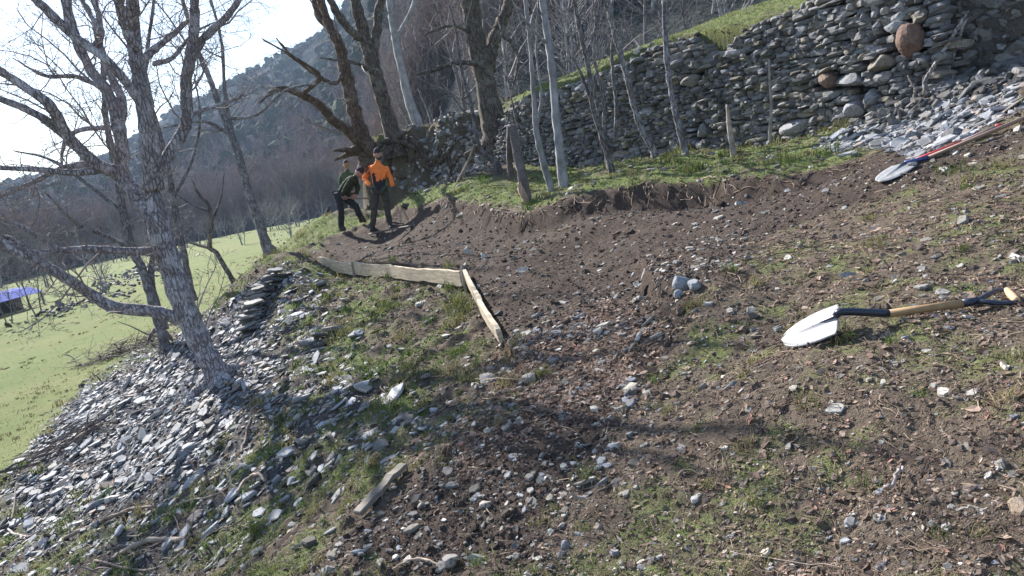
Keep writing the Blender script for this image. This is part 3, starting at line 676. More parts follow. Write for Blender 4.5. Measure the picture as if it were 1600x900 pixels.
def build_grass():
    rs = np.random.RandomState(34); parts = []
    x, y = log_pts(400000, 1.6, 36, rs, -50, 44); Z = zones(x, y); g = Z['grass']*(1-Z['soil'])*(1-.8*Z['field'])
    keep = rs.rand(len(x)) < np.clip(g*1.3-.12, 0, 1)*.62
    x, y, z, nr = place(x, y, keep); n = len(x); r = np.hypot(x, y); Z = zones(x, y)
    tall = .018+.008*Z['field']+.035*Z['bank']*np.clip(.5+fbm(x*2.2, y*2.2, 2)*1.6, 0, 1)+.018*Z['up']+.012*Z['top']
    h = tall*rs.uniform(.5, 1.6, n)*np.clip((r/5)**.35, .8, 1.8); w = .0016*np.clip(r/3.0, .8, 6)*rs.uniform(.7, 1.3, n)
    t = np.clip(rs.beta(1.2, 1.6, n)+.18*fbm(x*1.5, y*1.5, 2)+.12*Z['top']*1.5, 0, 1)[:, None]
    col = (1-t)*np.array([.085, .15, .035])+t*np.array([.24, .24, .11]); dry = rs.rand(n) < .12+.33*Z['right']; col[dry] = np.array([.30, .25, .16])*rs.uniform(.6, 1.1, (int(dry.sum()), 1))
    ff = (Z['field'] > .5); col[ff] = col[ff]*.35+np.array([.18, .23, .085])*.65
    parts.append(blades(x, y, z, h, w, rs.uniform(.3, 1.6, n), col, rs))
    # tussocks
    cx_, cy_ = log_pts(2600, 2.2, 20, rs); Z = zones(cx_, cy_); k = rs.rand(len(cx_)) < (Z['bank']*(1-Z['heavy'])*.5+Z['up']*.35+Z['right']*.12)*(1-Z['field']); cx_, cy_ = cx_[k], cy_[k]
    m = 34; R_ = rs.uniform(.03, .09, len(cx_))*np.clip(np.hypot(cx_, cy_)/7, .6, 1.5); tx = (cx_[:, None]+rs.normal(0, 1, (len(cx_), m))*R_[:, None]*.7).ravel(); ty = (cy_[:, None]+rs.normal(0, 1, (len(cx_), m))*R_[:, None]*.7).ravel()
    tx, ty, tz, _ = place(tx, ty, np.ones(len(tx), bool)); n = len(tx); r = np.hypot(tx, ty)
    tone = np.repeat(rs.rand(len(cx_)), m)[:, None]; col = ((1-tone)*np.array([.07, .13, .022])+tone*np.array([.23, .20, .09]))*rs.uniform(.6, 1.3, (n, 1))
    parts.append(blades(tx, ty, tz, np.repeat(R_, m)*rs.uniform(.8, 2.0, n), .0018*np.clip(r/3, .8, 4), rs.uniform(.2, 1.3, n), col, rs))
    # low withered weeds dotted over the field
    wx, wy = log_pts(1500, 17, 60, rs, -40, -12); Z = zones(wx, wy); k = (Z['field'] > .6) & (fbm(wx*.12, wy*.12, 3) > -.05); wx, wy = wx[k], wy[k]; m = 9
    tx = (wx[:, None]+rs.normal(0, .05, (len(wx), m))).ravel(); ty = (wy[:, None]+rs.normal(0, .05, (len(wx), m))).ravel(); n = len(tx); hh = np.repeat(rs.uniform(.02, .09, len(wx)), m)
    parts.append(blades(tx, ty, base_h(tx, ty), hh, .0011*np.hypot(tx, ty)*.45, rs.uniform(.3, 1.0, n), np.array([.14, .13, .06])*rs.uniform(.5, 1.4, (n, 1)), rs))
    V, F, c = merge(parts); tag(new_mesh('grass', V, F, MT['leaf'], None, c), 'short winter grass in patches over the slope, bank, terrace and field', 'grass', kind='stuff')
def build_leaves():
    rs = np.random.RandomState(35); x, y = log_pts(200000, 1.7, 14, rs); Z = zones(x, y)
    cl = sstep(0, .45, fbm(x*1.6+50, y*1.6, 3)); rb = sstep(.2, 1.6, x)*sstep(4.5, 2.2, y)
    pr = Z['litter']*1.0 + Z['right']*(.16+.35*cl*(.4+rb)) + Z['bank']*.10*cl + Z['soil']*.02 + .35*Z['heavy']*cl
    x, y, z, nr = place(x, y, rs.rand(len(x)) < pr); n = len(x); r = np.hypot(x, y)
    S = np.clip(rs.lognormal(-4.75, .5, n), .004, .036)*np.clip((r/3.5)**.5, .7, 1.8); Rm = rotmats(n, nr, .45, None, rs)
    base = np.array([[-1, 0, .1], [-.2, -.5, .25], [.55, -.38, .2], [1.05, 0, .35], [.5, .42, .3], [-.25, .5, .12], [0, 0, 0]])
    V = base[None]*np.array([1, 1, .9])*(1+rs.normal(0, .16, (n, 7, 1))); V[:, :, 2] += rs.normal(0, .12, (n, 7)); V = V*S[:, None, None]
    V = np.einsum('nij,nvj->nvi', Rm, V)+np.stack([x, y, z+.006], 1)[:, None]
    i = np.arange(n)[:, None]*7; F = np.concatenate([i+np.array([[6, a, (a+1) % 6]]) for a in range(6)])
    t = rs.rand(n, 1); col = (1-t)*np.array([.19, .13, .10])+t*np.array([.50, .38, .31]); col *= rs.uniform(.5, 1.2, (n, 1)); pk = rs.rand(n) < .03; col[pk] = [.42, .25, .2]
    tag(new_mesh('leaf_litter', V.reshape(-1, 3), [F], MT['dry'], None, np.repeat(col, 7, 0)), 'dry fallen leaves, brown and tan, lying over stones and turf', 'fallen leaves', kind='stuff')
def build_straw():
    rs = np.random.RandomState(36); x, y = log_pts(46000, 1.7, 15, rs); Z = zones(x, y)
    pr = Z['right']*.5+Z['bank']*.45+Z['litter']*.4+Z['soil']*.10+Z['up']*.4
    x, y, z, nr = place(x, y, rs.rand(len(x)) < pr); n = len(x); r = np.hypot(x, y); T = Tubes()
    Rm = rotmats(n, nr, .18, None, rs)
    for i in range(n):
        L = math.exp(rs.normal(-2.9, .55))*min(max((r[i]/4)**.5, .7), 2); p = np.array([x[i], y[i], z[i]+.008]); d = Rm[i, :, 0]; s = Rm[i, :, 1]*rs.normal(0, .18)*L
        g = rs.uniform(.5, 1.2); c = (np.array([.34, .27, .19]) if rs.rand() < .55 else np.array([.13, .09, .07]))*g
        w_ = .0009*max(r[i]/2.2, 1)*rs.uniform(.7, 1.8)
        T.add([p-d*L*.5, p+s+np.array([0, 0, L*.06]), p+d*L*.5], [w_, w_, w_*.5], 3, c)
    T.build('straw_and_twiglets', leafmat('straw_mat', .8), smooth=False); tag(bpy.data.objects['straw_and_twiglets'], 'thin straws and broken twiglets strewn over the ground', 'twigs', kind='stuff')
build_scree(); build_gravel(); build_clods(); build_grass(); build_leaves(); build_straw()
# ------------------------------------------------ single rocks one could point to
ROCK_G = 'loose rocks lying on the slope and path'
def rock(u, v, L, W, T, col, label, kind='cob', tilt=.15, yaw=None, seed=0, sink=.25, name='rock'):
    col = tuple(c_*.85 for c_ in col); L, W, T = L*.55, W*.62, T*.7
    rs = np.random.RandomState(seed+int(u)*7+int(v)); p = G(u, v); nr = normals(np.array([p[0]]), np.array([p[1]]))
    Rm = rotmats(1, nr, tilt, None if yaw is None else np.array([yaw]), rs); z0 = np.zeros((1, 3)); sc = np.array([[L, W, T]]); c = np.array([col])
    V, F, cc = big_rock(sc[0], Rm, col, rs) if kind == 'cob' else slabs(z0, Rm, sc, c, 8, rs)
    o = new_mesh(name, V, F, MT['stone' if kind == 'cob' else 'slate'], None, cc); o.location = p+np.array([0, 0, T*(1-2*sink) if kind == 'cob' else T*.4])
    tag(o, label, 'rock', ROCK_G)
    return o
rock(1068, 454, .13, .09, .085, (.30, .33, .37), 'biggest blue-grey rock, jagged, on the edge of the small cut in the slope', seed=1)
rock(1088, 460, .09, .07, .05, (.33, .35, .38), 'small grey rock touching the big blue-grey one on its right', seed=2)
rock(1062, 470, .05, .045, .04, (.36, .40, .44), 'small grey rock right below the big blue-grey one', seed=3)
rock(986, 612, .07, .05, .03, (.30, .28, .26), 'rounded grey stone near the lower end of the leaf litter', seed=4)
rock(1372, 768, .055, .032, .014, (.26, .29, .33), 'oblong flat blue-grey slab in the near turf', 'slab', seed=5)
rock(1325, 815, .045, .028, .016, (.30, .33, .37), 'flat grey stone just below and left of the oblong slab', 'slab', seed=6)
rock(1320, 838, .036, .024, .014, (.40, .42, .44), 'pale pointed stone below the flat grey one in the near turf', 'slab', seed=7)
rock(1592, 805, .045, .05, .035, (.42, .33, .25), 'tan rounded rock at the right edge of the photo', seed=8)
rock(1463, 773, .026, .018, .010, (.42, .34, .27), 'small tan flat stone right of the oblong slab', seed=9)
rock(1180, 582, .035, .02, .01, (.42, .42, .40), 'single white flat pebble on the brown slope left of the shovel', 'slab', seed=10)
rock(1098, 668, .02, .015, .01, (.45, .45, .45), 'small white stone in the centre right of the slope', 'slab', seed=12)
rock(876, 829, .045, .022, .014, (.50, .46, .42), 'elongated cream stone on the near path', seed=13)
rock(884, 862, .04, .028, .028, (.30, .31, .34), 'rough grey lump at the lower end of the near path', seed=14)
rock(706, 888, .06, .045, .035, (.36, .34, .32), 'rounded stone half buried at the bottom edge of the photo', seed=15)
rock(566, 876, .026, .02, .018, (.52, .50, .47), 'white egg-shaped stone in the dark earth at lower left', seed=16)
rock(597, 888, .024, .018, .014, (.40, .44, .50), 'bluish five-sided stone beside the white egg-shaped one', 'slab', seed=17)
rock(758, 790, .06, .035, .03, (.44, .40, .36), 'broad beige stone in the dark soil of the near path', seed=18)
rock(830, 770, .06, .04, .02, (.40, .37, .34), 'flat beige stone on the right side of the near path', 'slab', seed=19)
rock(660, 795, .04, .03, .028, (.38, .34, .30), 'small brown boulder in the soil beside the near board', seed=20)
rock(700, 740, .11, .06, .03, (.17, .16, .155), 'dark flat slab jutting from the soil in the middle of the path', 'slab', tilt=.3, seed=21)
rock(606, 722, .14, .085, .03, (.30, .32, .35), 'smooth grey slab on the edge above the near board', 'slab', seed=22)
rock(580, 705, .13, .08, .03, (.26, .27, .29), 'second smooth slab overlapping the grey one above the near board', 'slab', seed=23)
rock(525, 785, .19, .085, .035, (.36, .35, .33), 'long pale slab on the bank left of the near board', 'slab', seed=24, yaw=.9)
rock(490, 760, .15, .07, .05, (.07, .065, .06), 'long black slab behind the pale one on the bank', seed=25, yaw=.9)
rock(435, 758, .12, .09, .05, (.24, .25, .28), 'broad grey slab at the top of the stones on the lower bank', 'slab', seed=26)
rock(404, 868, .10, .06, .05, (.44, .43, .40), 'cream block near the tuft at the bottom of the bank', seed=27)
rock(405, 595+160, .09, .05, .07, (.10, .10, .11), 'dark upright slate among the scree on the lower bank', 'slab', tilt=.5, seed=28)
rock(1425, 262, .10, .055, .05, (.20, .21, .23), 'grey angular rock under the blade of the far shovel', seed=29)
rock(1490, 205+60-55, .14, .08, .06, (.20, .20, .21), 'dark grey block resting beside the long tool handles', seed=30)
rock(1530, 158, .22, .09, .06, (.42, .38, .33), 'long tan stone at the top of the rubble on the right', seed=31, yaw=.6)
rock(1505, 165, .12, .07, .06, (.28, .30, .33), 'grey block leaning on the long tan stone in the rubble', seed=32)
rock(1485, 185, .16, .06, .05, (.26, .28, .31), 'flat blue-grey slab lying below the long tan stone', 'slab', seed=33, yaw=.5)
rock(1455, 180, .12, .08, .05, (.32, .34, .38), 'pale slab in the middle of the rubble on the right', 'slab', seed=34)
rock(1205, 250, .12, .07, .04, (.34, .36, .38), 'pale stone lying alone in the grass above the cut', seed=35)
rock(1590, 100, .30, .14, .09, (.34, .36, .40), 'big flat stone at the right edge of the photo, top of the rubble', seed=36)
rock(1545, 112, .12, .09, .07, (.42, .42, .44), 'white block above the rubble near the right edge', seed=37)
rock(765, 600, .12, .08, .05, (.42, .38, .35), 'pinkish beige stone just past the free end of the boards', seed=38)
rock(828, 592, .10, .06, .04, (.42, .40, .38), 'pale stone at the start of the leaf litter on the path', seed=39)
# ------------------------------------------------ trees
def wander(p0, d, L, n, wob, trop, rs):
    P = [np.array(p0, float)]; d = np.array(d, float); d /= np.linalg.norm(d); st = L/(n-1)
    for i in range(n-1):
        d = d+rs.normal(0, wob, 3)+np.array([0, 0, trop]); d /= np.linalg.norm(d); P.append(P[-1]+d*st)
    return np.array(P)
def resample(P, n):
    P = np.asarray(P, float); s = np.concatenate([[0], np.cumsum(np.linalg.norm(np.diff(P, axis=0), axis=1))]); t = np.linspace(0, s[-1], n)
    return np.stack([np.interp(t, s, P[:, i]) for i in range(3)], 1)
def smooth_path(P, rad, n):
    """Catmull-Rom through the key points"""
    P = np.asarray(P, float); rad = np.asarray(rad, float); m = len(P)
    if m == 2: t = np.linspace(0, 1, n); return P[0]+(P[1]-P[0])*t[:, None], rad[0]+(rad[1]-rad[0])*t
    Q = np.vstack([2*P[0]-P[1], P, 2*P[-1]-P[-2]]); out, ro = [], []
    for t in np.linspace(0, m-1-1e-6, n):
        i = int(t); f = t-i; a, b, c, d = Q[i], Q[i+1], Q[i+2], Q[i+3]
        out.append(.5*((2*b)+(-a+c)*f+(2*a-5*b+4*c-d)*f*f+(-a+3*b-3*c+d)*f**3)); ro.append(rad[i]*(1-f)+rad[min(i+1, m-1)]*f)
    return np.array(out), np.array(ro)
def twigs_on(T, P, rad, dens, L, rs, depth, col, k=3, spread=.9, trop=.03, wob=.22, tmin=.25, lr=.5, rmin=.0022):
    """side branches along a limb, each with its own twigs"""
    seg = np.linalg.norm(np.diff(P, axis=0), axis=1).sum(); n = max(1, int(dens*seg+rs.rand()))
    for _ in range(n):
        t = tmin+(1-tmin)*rs.rand(); f = t*(len(P)-1); i = min(int(f), len(P)-2); q = P[i]+(P[i+1]-P[i])*(f-i); r0 = rad[i]
        d = P[i+1]-P[i]; d /= np.linalg.norm(d)+1e-9; s = rs.normal(0, 1, 3); s -= d*(s@d); s /= np.linalg.norm(s)+1e-9
        dd = d*rs.uniform(.25, .9)+s*spread+np.array([0, 0, .12]); l = L*rs.uniform(.4, 1.15)*(1.15-.6*t)
        rr = min(r0*.6, max(rmin, l*.011)); nn = 6 if depth > 0 else 4
        Q = wander(q, dd, l, nn, wob, trop, rs); rq = np.linspace(rr, max(rmin*.55, rr*.3), nn)
        T.add(Q, rq, 4 if rr > .012 else 3, col)
        if depth > 0: twigs_on(T, Q, rq, dens*1.55, l*lr, rs, depth-1, col, k, spread, trop, wob*1.1, .15, lr, rmin)
def traced_tree(name, label, cat, mats, base_uv, Y, limbs, seed, twig=(1.2, 1.6, 1), dY=.10, group=None, col=(1, 1, 1), tcol=(1, 1, 1), rough=.02, rmin=.0025, tw_from=0, bury=.35, sides=9, roots=0, rs_=.72):
    """limbs: list of [(u, v, half width px, depth offset m), ...]; the first starts at the base"""
    rs = np.random.RandomState(seed); org = at(base_uv[0], base_uv[1], Y); T = Tubes(); W = Tubes()
    root = empty(name, tuple(org), label, cat, group)
    for li, L in enumerate(limbs):
        P, rd = [], []
        dep = [l[3] if len(l) > 3 else None for l in L]; acc = 0
        for i, l in enumerate(L):
            if dep[i] is not None: acc = dep[i]
            P.append(at(l[0], l[1], Y+acc)-org); rd.append(l[2]*pxm(Y+acc)*rs_)
        if li == 0:
            P.insert(0, P[0]+np.array([.1*(P[0]-P[1])[0], 0, -bury])); rd.insert(0, rd[0]*1.35)
        if len(L) > 2 and (L[-1][1] <= 2 or L[-1][0] <= 2) and rd[-1] > .02:
            d = P[-1]-P[-2]; d = d/np.linalg.norm(d); X_ = wander(P[-1], d+np.array([0, 0, .15]), min(rd[-1]*26, 1.7), 7, .12, .04, rs); P += list(X_[1:]); rd += list(np.linspace(rd[-1]*.9, rd[-1]*.15, 6))
        else: rd[-1] *= .4
        Q, rq = smooth_path(P, rd, 6*len(P))
        jit = np.cumsum(rs.normal(0, .006, Q.shape), 0)*np.linspace(0, 1, len(Q))[:, None]*max(rq[0], .03)*6
        Q = Q+jit*.5; rq = rq*(1+.06*np.sin(np.arange(len(rq))*1.7+li)+rs.normal(0, .03, len(rq)))
        T.add(Q, rq, sides if rd[-1] > .015 or rd[0] > .04 else 6, col)
        if li >= tw_from and twig: twigs_on(W, Q, rq, twig[0], twig[1], rs, twig[2], tcol, rmin=rmin, tmin=.3 if li == 0 else .12)
    for k in range(roots):
        a = rs.uniform(0, 6.28); p = np.array([0, 0, .1]); d = np.array([math.cos(a), math.sin(a), -.35]); Q = wander(p, d, rs.uniform(.5, 1.2), 7, .22, -.05, rs); Q[:, 2] = np.minimum(Q[:, 2], .15); T.add(Q, np.linspace(limbs[0][0][2]*pxm(Y)*.45, .02, 7), 6, col)
    T.build('trunk', mats[0], root, None, True, rough)
    if W.b: W.build('branches', mats[1], root, None, False)
    return root
BK, BP, BO, TW = MT['bark'], MT['bark_pale'], MT['bark_old'], MT['twig']
# ---- the big forked tree on the left
traced_tree('forked_tree', 'big grey-barked bare tree on the scree at left, forking low into many limbs', 'tree', (BK, TW), (345, 592), 9.7, [
 [(342,590,27,0),(318,545,25),(290,482,25),(262,400,25),(246,340,24),(240,290,22,0)],
 [(240,295,21,0),(233,215,19,-.1),(224,150,17),(214,95,15),(208,45,13),(206,-10,12,-.3)],
 [(243,275,15,0),(262,245,13,.1),(286,205,12,.2),(292,180,12,.2),(290,130,11),(297,90,11),(303,40,10),(303,-10,9,.2)],
 [(296,98,9,.2),(312,68,9,.3),(330,48,8),(352,28,7),(372,2,6),(380,-15,6,.5)],
 [(218,78,11,-.2),(200,52,10,-.3),(190,20,10,-.4),(182,-12,9,-.5)],
 [(240,345,20,0),(212,305,18,.1),(192,275,16,.2),(188,210,14,.2),(172,150,11,.3),(140,105,10,.3),(112,40,10,.3),(104,-10,9,.3)],
 [(190,275,15,.2),(150,255,12,-.1),(108,215,12,-.3),(78,165,11,-.5),(38,135,9,-.6),(-10,103,8,-.7)],
 [(112,220,11,-.3),(75,190,9,-.4),(35,168,8,-.5),(-12,150,7,-.6)],
 [(185,200,10,.2),(192,165,9,.4),(175,120,8,.5),(160,85,7,.6),(150,40,6,.7),(128,0,5,.7)],
 [(222,165,10,-.1),(195,125,9,-.3),(165,92,8,-.4),(120,60,9,-.4),(80,22,9,-.5),(45,-12,8,-.6)],
 [(148,78,8,.3),(158,50,6,.3),(150,10,6,.3),(145,-10,5)],
 [(237,393,9,0),(190,392,8,-.2),(140,389,8,-.4),(95,392,7,-.6),(50,394,6,-.7),(20,374,5,-.8),(-12,368,4,-.9)],
 [(288,500,15,0),(240,487,14,-.2),(180,480,13,-.4),(145,462,12,-.5),(100,432,12,-.7),(60,410,11,-.8),(20,390,10,-.9),(-12,368,9,-1)],
 [(60,408,8,-.8),(30,385,7,-.7),(0,378,7,-.6),(-14,372,6,-.5)],
 [(216,100,9,-.1),(240,78,8,.1),(262,60,6,.2),(285,40,5,.3),(310,18,4,.4)],
 [(285,205,6,.2),(300,180,5,.5),(340,165,4,.9),(380,150,3,1.2),(425,130,3,1.5)],
 [(240,100,6,.1),(270,90,5,.3),(300,55,4,.5),(335,35,3,.6)],
 [(165,140,6,.3),(120,120,5,.1),(70,118,4,-.1),(20,90,3,-.2)],
 [(100,395,5,-.6),(60,370,5,-.7),(25,350,4,-.8),(-10,345,3,-.9)],
 [(188,200,7,.2),(150,200,5,.1),(120,205,5,0),(100,225,4,0),(90,300,3,0)],
 [(180,262,8,.1),(120,270,7,-.2),(60,265,6,-.4),(-10,262,5,-.6)],
 [(150,255,8,-.1),(100,262,6,.1),(40,290,5,.2),(-10,310,4,.3)],
], 3, (5.8, 1.15, 2), roots=5, rmin=.0042, sides=12, col=(1.6,1.57,1.62))
# ---- smaller trees just behind it
traced_tree('bare_tree', 'bare tree with two dark stems right behind the big forked tree', 'tree', (BK, TW), (252,520), 14.5, [
 [(252,518,10,0),(238,470,10),(222,420,9),(206,390,9),(192,330,8),(180,260,7),(165,180,6),(160,90,5),(150,0,4)],
 [(258,515,9,.1),(236,440,7),(240,380,6),(226,300,6),(235,200,5),(228,110,4),(240,0,3)],
 [(206,390,5,0),(170,370,4,-.4),(120,350,4,-.8),(70,300,3,-1)],[(190,330,5,0),(140,290,4,.2),(80,250,3,.3),(20,235,3,.4)],
], 4, (2.6, 1.5, 2), roots=2, rmin=.004)
traced_tree('bare_tree', 'thin straight bare tree whose foot is hidden by the trunk of the big forked tree', 'tree', (BK, TW), (295,440), 16, [
 [(297,445,7,0),(284,380,7),(270,310,7),(262,262,6),(246,200,5),(225,120,5),(215,20,4)],[(270,310,4,0),(300,250,3,.3),(312,180,3,.6),(300,100,2,.8)]], 5, (1.7, 1.3, 2), rmin=.004)
traced_tree('bare_tree', 'leaning twin-stemmed grey tree at the top corner of the bank, left of the men', 'tree', (BK, TW), (418,388), 16.5, [
 [(418,390,12,0),(404,345,9),(388,300,9),(370,235,8),(350,185,7),(330,130,6),(310,80,5),(285,0,4)],
 [(414,380,8,.1),(390,310,6),(378,260,5),(362,205,5),(352,150,4),(345,60,3),(325,-10,3)],
 [(350,185,4,0),(400,180,3,.4),(450,140,3,.8),(520,128,2,1.2)],[(360,210,4,0),(318,190,3,-.2),(255,200,3,-.5)]], 6, (1.9, 1.4, 2), col=(1.15,1.15,1.15), roots=2, rmin=.004)
traced_tree('bare_tree', 'small crooked dark tree leaning over the edge of the field', 'tree', (BK, TW), (366,443), 22, [
 [(366,443,6,0),(352,418,5),(338,395,5),(328,385,5),(331,350,4),(326,322,4),(312,305,3),(300,280,2)],[(330,388,4,0),(310,383,3,.3),(290,378,2,.4)],[(331,345,3,0),(345,310,2,.4),(350,270,2,.6)],[(328,330,3,0),(300,320,2,.2),(270,300,2,.3)]], 7, (1.6, 1.6, 2), rmin=.006, col=(.6,.55,.55))
# ---- old pollards on the mossy ledge
traced_tree('old_tree', 'old gnarled tree with dark brown stems, left one of the pair on the ledge', 'tree', (BO, TW), (572,236), 20.5, [
 [(575,238,22,0),(560,195,15),(548,150,14),(540,110,13),(530,70,11),(512,30,9),(500,-10,8)],
 [(535,85,10,0),(520,50,8,.2),(498,25,7,.4),(490,-10,6,.6)],
 [(566,228,14,-.1),(545,205,11,-.4),(520,188,10,-.7),(500,165,9,-1),(470,148,7,-1.3),(436,138,6,-1.6),(402,160,3,-2.0)],
 [(470,148,5,-1.3),(500,120,4,-1.5),(460,90,3,-1.7),(410,60,3,-1.9)],
 [(540,110,6,0),(520,130,4,-.4),(470,100,3,-.8),(430,60,3,-1.0)]], 8, (1.5, 1.9, 2), roots=4, rmin=.005, rough=.05, col=(1.1,.95,.85))
traced_tree('old_tree', 'old tree with straight dark trunk, right one of the pair on the ledge', 'tree', (BO, TW), (615,222), 20, [
 [(618,224,20,0),(604,175,15),(588,120,15),(575,75,14),(562,30,12),(552,-12,11)],
 [(583,90,10,0),(588,50,9,.3),(592,15,9,.4),(600,-12,8,.5)],
 [(572,65,9,0),(548,48,8,-.3),(528,22,8,-.5),(510,-12,7,-.7)],
 [(590,120,5,0),(560,100,4,-.4),(500,90,3,-.8)]], 9, (1.3, 1.8, 2), roots=7, rmin=.005, rough=.05)
traced_tree('old_tree', 'short massive pollard with split brown trunk at the left end of the stone wall', 'tree', (BO, TW), (775,225), 18.2, [
 [(776,228,25,0),(770,190,22),(760,140,19),(750,95,17),(742,50,17),(733,5,15),(730,-12,14)],
 [(763,110,12,0),(770,68,12,.1),(782,40,11,.2),(793,12,10,.3),(800,-10,9,.4)],
 [(752,100,5,-.1),(715,98,4,-.6),(680,108,4,-1.0),(648,118,3,-1.4)],[(745,60,4,0),(710,40,3,-.4),(660,55,2,-.8)],
 [(786,50,4,.2),(810,90,3,0),(800,140,2,-.2)]], 10, (1.5, 1.7, 2), roots=7, rmin=.005, rough=.06, rs_=.85)
traced_tree('slender_tree', 'pale smooth tree leaning behind the mossy ledge, between the pollard and the old pair', 'tree', (BP, TW), (652,190), 24, [
 [(652,192,11,0),(640,160,10),(628,110,8),(618,60,8),(612,20,7),(608,-12,7)],[(618,60,4,0),(640,20,3,.4),(650,-12,3,.6)]], 11, (1.8, 2.2, 2), rmin=.006)
# ---- shrubs and saplings in front of the pollard and the wall
GS = 'slender young trees growing in front of the stone wall'
traced_tree('sapling', 'bent brown sapling rising from a curved foot below the pollard', 'tree', (BK, TW), (772,252), 16.2, [
 [(774,252,8,0),(756,240,5),(745,215,4),(738,170,4),(722,110,3),(712,50,3),(700,0,2)],[(745,215,3,0),(728,180,2,.2),(700,140,2,.3)]], 12, (1.2, 1.0, 2), rmin=.004, col=(.75,.7,.7))
traced_tree('slender_tree', 'grey stem rising just left of the brightest white trunk', 'tree', (BP, TW), (858,292), 12.6, [
 [(860,292,8,0),(848,250,7),(838,205,6),(834,150,5),(830,90,4),(824,30,4),(820,-12,4)],[(838,205,4,0),(846,150,3,.1),(838,80,2,.2),(840,0,2,.3)],[(826,50,3,0),(835,15,2,.3),(845,-10,2)]], 13, (.9, 1.3, 1), group=GS, col=(.85,.85,.85), rmin=.003)
traced_tree('slender_tree', 'brightest, white-barked straight trunk in front of the left part of the wall', 'tree', (BP, TW), (880,282), 12.8, [
 [(880,284,11,0),(875,240,10),(870,190,9),(864,120,8),(857,60,8),(848,0,7),(846,-12,7)],[(857,68,4,0),(840,55,3,-.3),(812,20,3,-.6),(800,0,2,-.7)]], 14, (.6, 1.3, 1), group=GS, col=(1.05,1.05,1.08), rmin=.003)
traced_tree('slender_tree', 'brown stem leaning left, second one right of the white trunk', 'tree', (BK, TW), (952,250), 12.6, [
 [(952,252,7,0),(940,210,7),(926,165,6),(920,110,5),(908,60,5),(897,0,4),(895,-12,4)],[(926,165,4,0),(905,110,3,.1),(885,80,2,.2)],[(915,85,3,0),(930,40,2,.3),(925,-10,2)]], 15, (1.3, 1.1, 1), group=GS, col=(.8,.75,.75), rmin=.003)
traced_tree('sapling', 'clump of three thin brown shoots against the middle of the wall', 'tree', (BK, TW), (948,243), 12.9, [
 [(948,243,5,0),(944,200,4),(942,150,4),(930,100,3),(925,60,2)],[(962,222,5,.1),(963,170,4),(958,120,4),(956,75,3),(962,30,2)],[(943,240,4,.1),(935,180,3),(928,130,3),(938,90,2)]], 16, (1.6, .6, 1), group=GS, rmin=.003)
traced_tree('slender_tree', 'curved grey trunk, between the brown shoots and the straight trunk on the right', 'tree', (BK, TW), (1020,235), 12.9, [
 [(1021,236,8,0),(1004,205,7),(990,165,6),(980,120,6),(966,75,6),(955,30,6),(945,-12,5)],[(953,22,4,0),(942,0,3,-.2),(935,-12,2)],[(955,28,4,0),(957,0,3,.1),(960,-12,3)]], 17, (.5, 1.0, 1), group=GS, col=(1.15,1.15,1.15), rmin=.003)
traced_tree('slender_tree', 'rightmost young trunk in front of the wall, smooth grey and nearly straight', 'tree', (BK, TW), (1069,235), 12.6, [
 [(1070,236,8,0),(1060,195,7),(1050,150,6),(1042,100,6),(1039,50,6),(1037,-12,6)]], 18, (.15, .8, 0), group=GS, col=(1.1,1.1,1.15), rmin=.003)
traced_tree('sapling', 'hair-thin shoot close to the weathered leaning post', 'tree', (BK, TW), (828,310), 12.3, [
 [(828,312,3,0),(815,250,2),(808,200,2),(795,130,2),(785,60,2),(775,10,1)]], 19, (.8, .9, 1), rmin=.003, col=(1.2,1.1,1))
traced_tree('sapling', 'dark looping bare stems hanging down from the bank at the right end of the wall', 'shrub', (BK, TW), (1447,148), 9.5, [
 [(1447,148,4,0),(1446,125,3),(1462,100,3),(1480,70,3),(1495,45,3),(1510,22,4)],[(1460,145,3,.1),(1480,110,3),(1490,85,3),(1505,40,3),(1515,25,2)],[(1425,158,2,0),(1430,140,2),(1418,118,2)]], 20, (1.5, .5, 1), rmin=.002, bury=.05, col=(1.7,1.6,1.5), rs_=1.05)
# stakes, stump and the leaning post
def stick(name, label, cat, pts, Y, group=None, m=None, k=7, col=(1,1,1)):
    org = at(pts[0][0], pts[0][1], Y); P = [at(p[0], p[1], Y+(p[3] if len(p) > 3 else 0))-org for p in pts]; rd = [p[2]*pxm(Y) for p in pts]
    P.insert(0, P[0]+np.array([0, 0, -.12])); rd.insert(0, rd[0]); Q, rq = smooth_path(P, rd, 4*len(P)); T = Tubes(); T.add(Q, rq, k, col)
    o = T.build(name, m or MT['deadwood'], None, None, True, .008); o.location = org
    return tag(o, label, cat, group)
stick('wooden_stake', 'pale pointed stake standing in the grass before the right part of the wall', 'stake', [(1146,238,5),(1140,200,4),(1136,163,2)], 11.5, col=(1.2,1.15,1.1))
stick('dead_stem', 'tall thin dead stem leaning on the face of the wall, left of the pale block', 'stick', [(1203,210,3),(1205,170,2.5),(1203,130,2),(1201,92,1.5)], 11.2)
stick('tree_stump', 'thin broken stump on the rim of the cut, below the wall', 'stump', [(1041,290,6),(1038,272,5),(1036,262,4)], 10.9, col=(.9,.9,.9))
stick('tree_stump', 'short split stump left of the thin broken one, on the rim of the cut', 'stump', [(1007,297,5),(1006,288,4),(1005,280,2)], 11, col=(.7,.7,.7))
stick('wooden_rod', 'pale straight rod propped diagonally against the rubble below the pollard', 'stick', [(713,288,2.2),(730,255,2),(742,225,2)], 16.5, col=(1.3,1.1,.9))
T = Tubes(); org = at(822, 308, 12.2)
Q, rq = smooth_path([at(824, 318, 12.2)-org, at(818, 285, 12.2)-org, at(808, 240, 12.2)-org, at(800, 196, 12.2)-org], [.085, .08, .07, .06], 18); T.add(Q, rq, 7, (.5, .5, .54))
root = empty('leaning_post', tuple(org), 'weathered grey split-wood post leaning left in the grass, with a second prop behind it', 'post')
T.build('post', MT['deadwood'], root, None, True, .03)
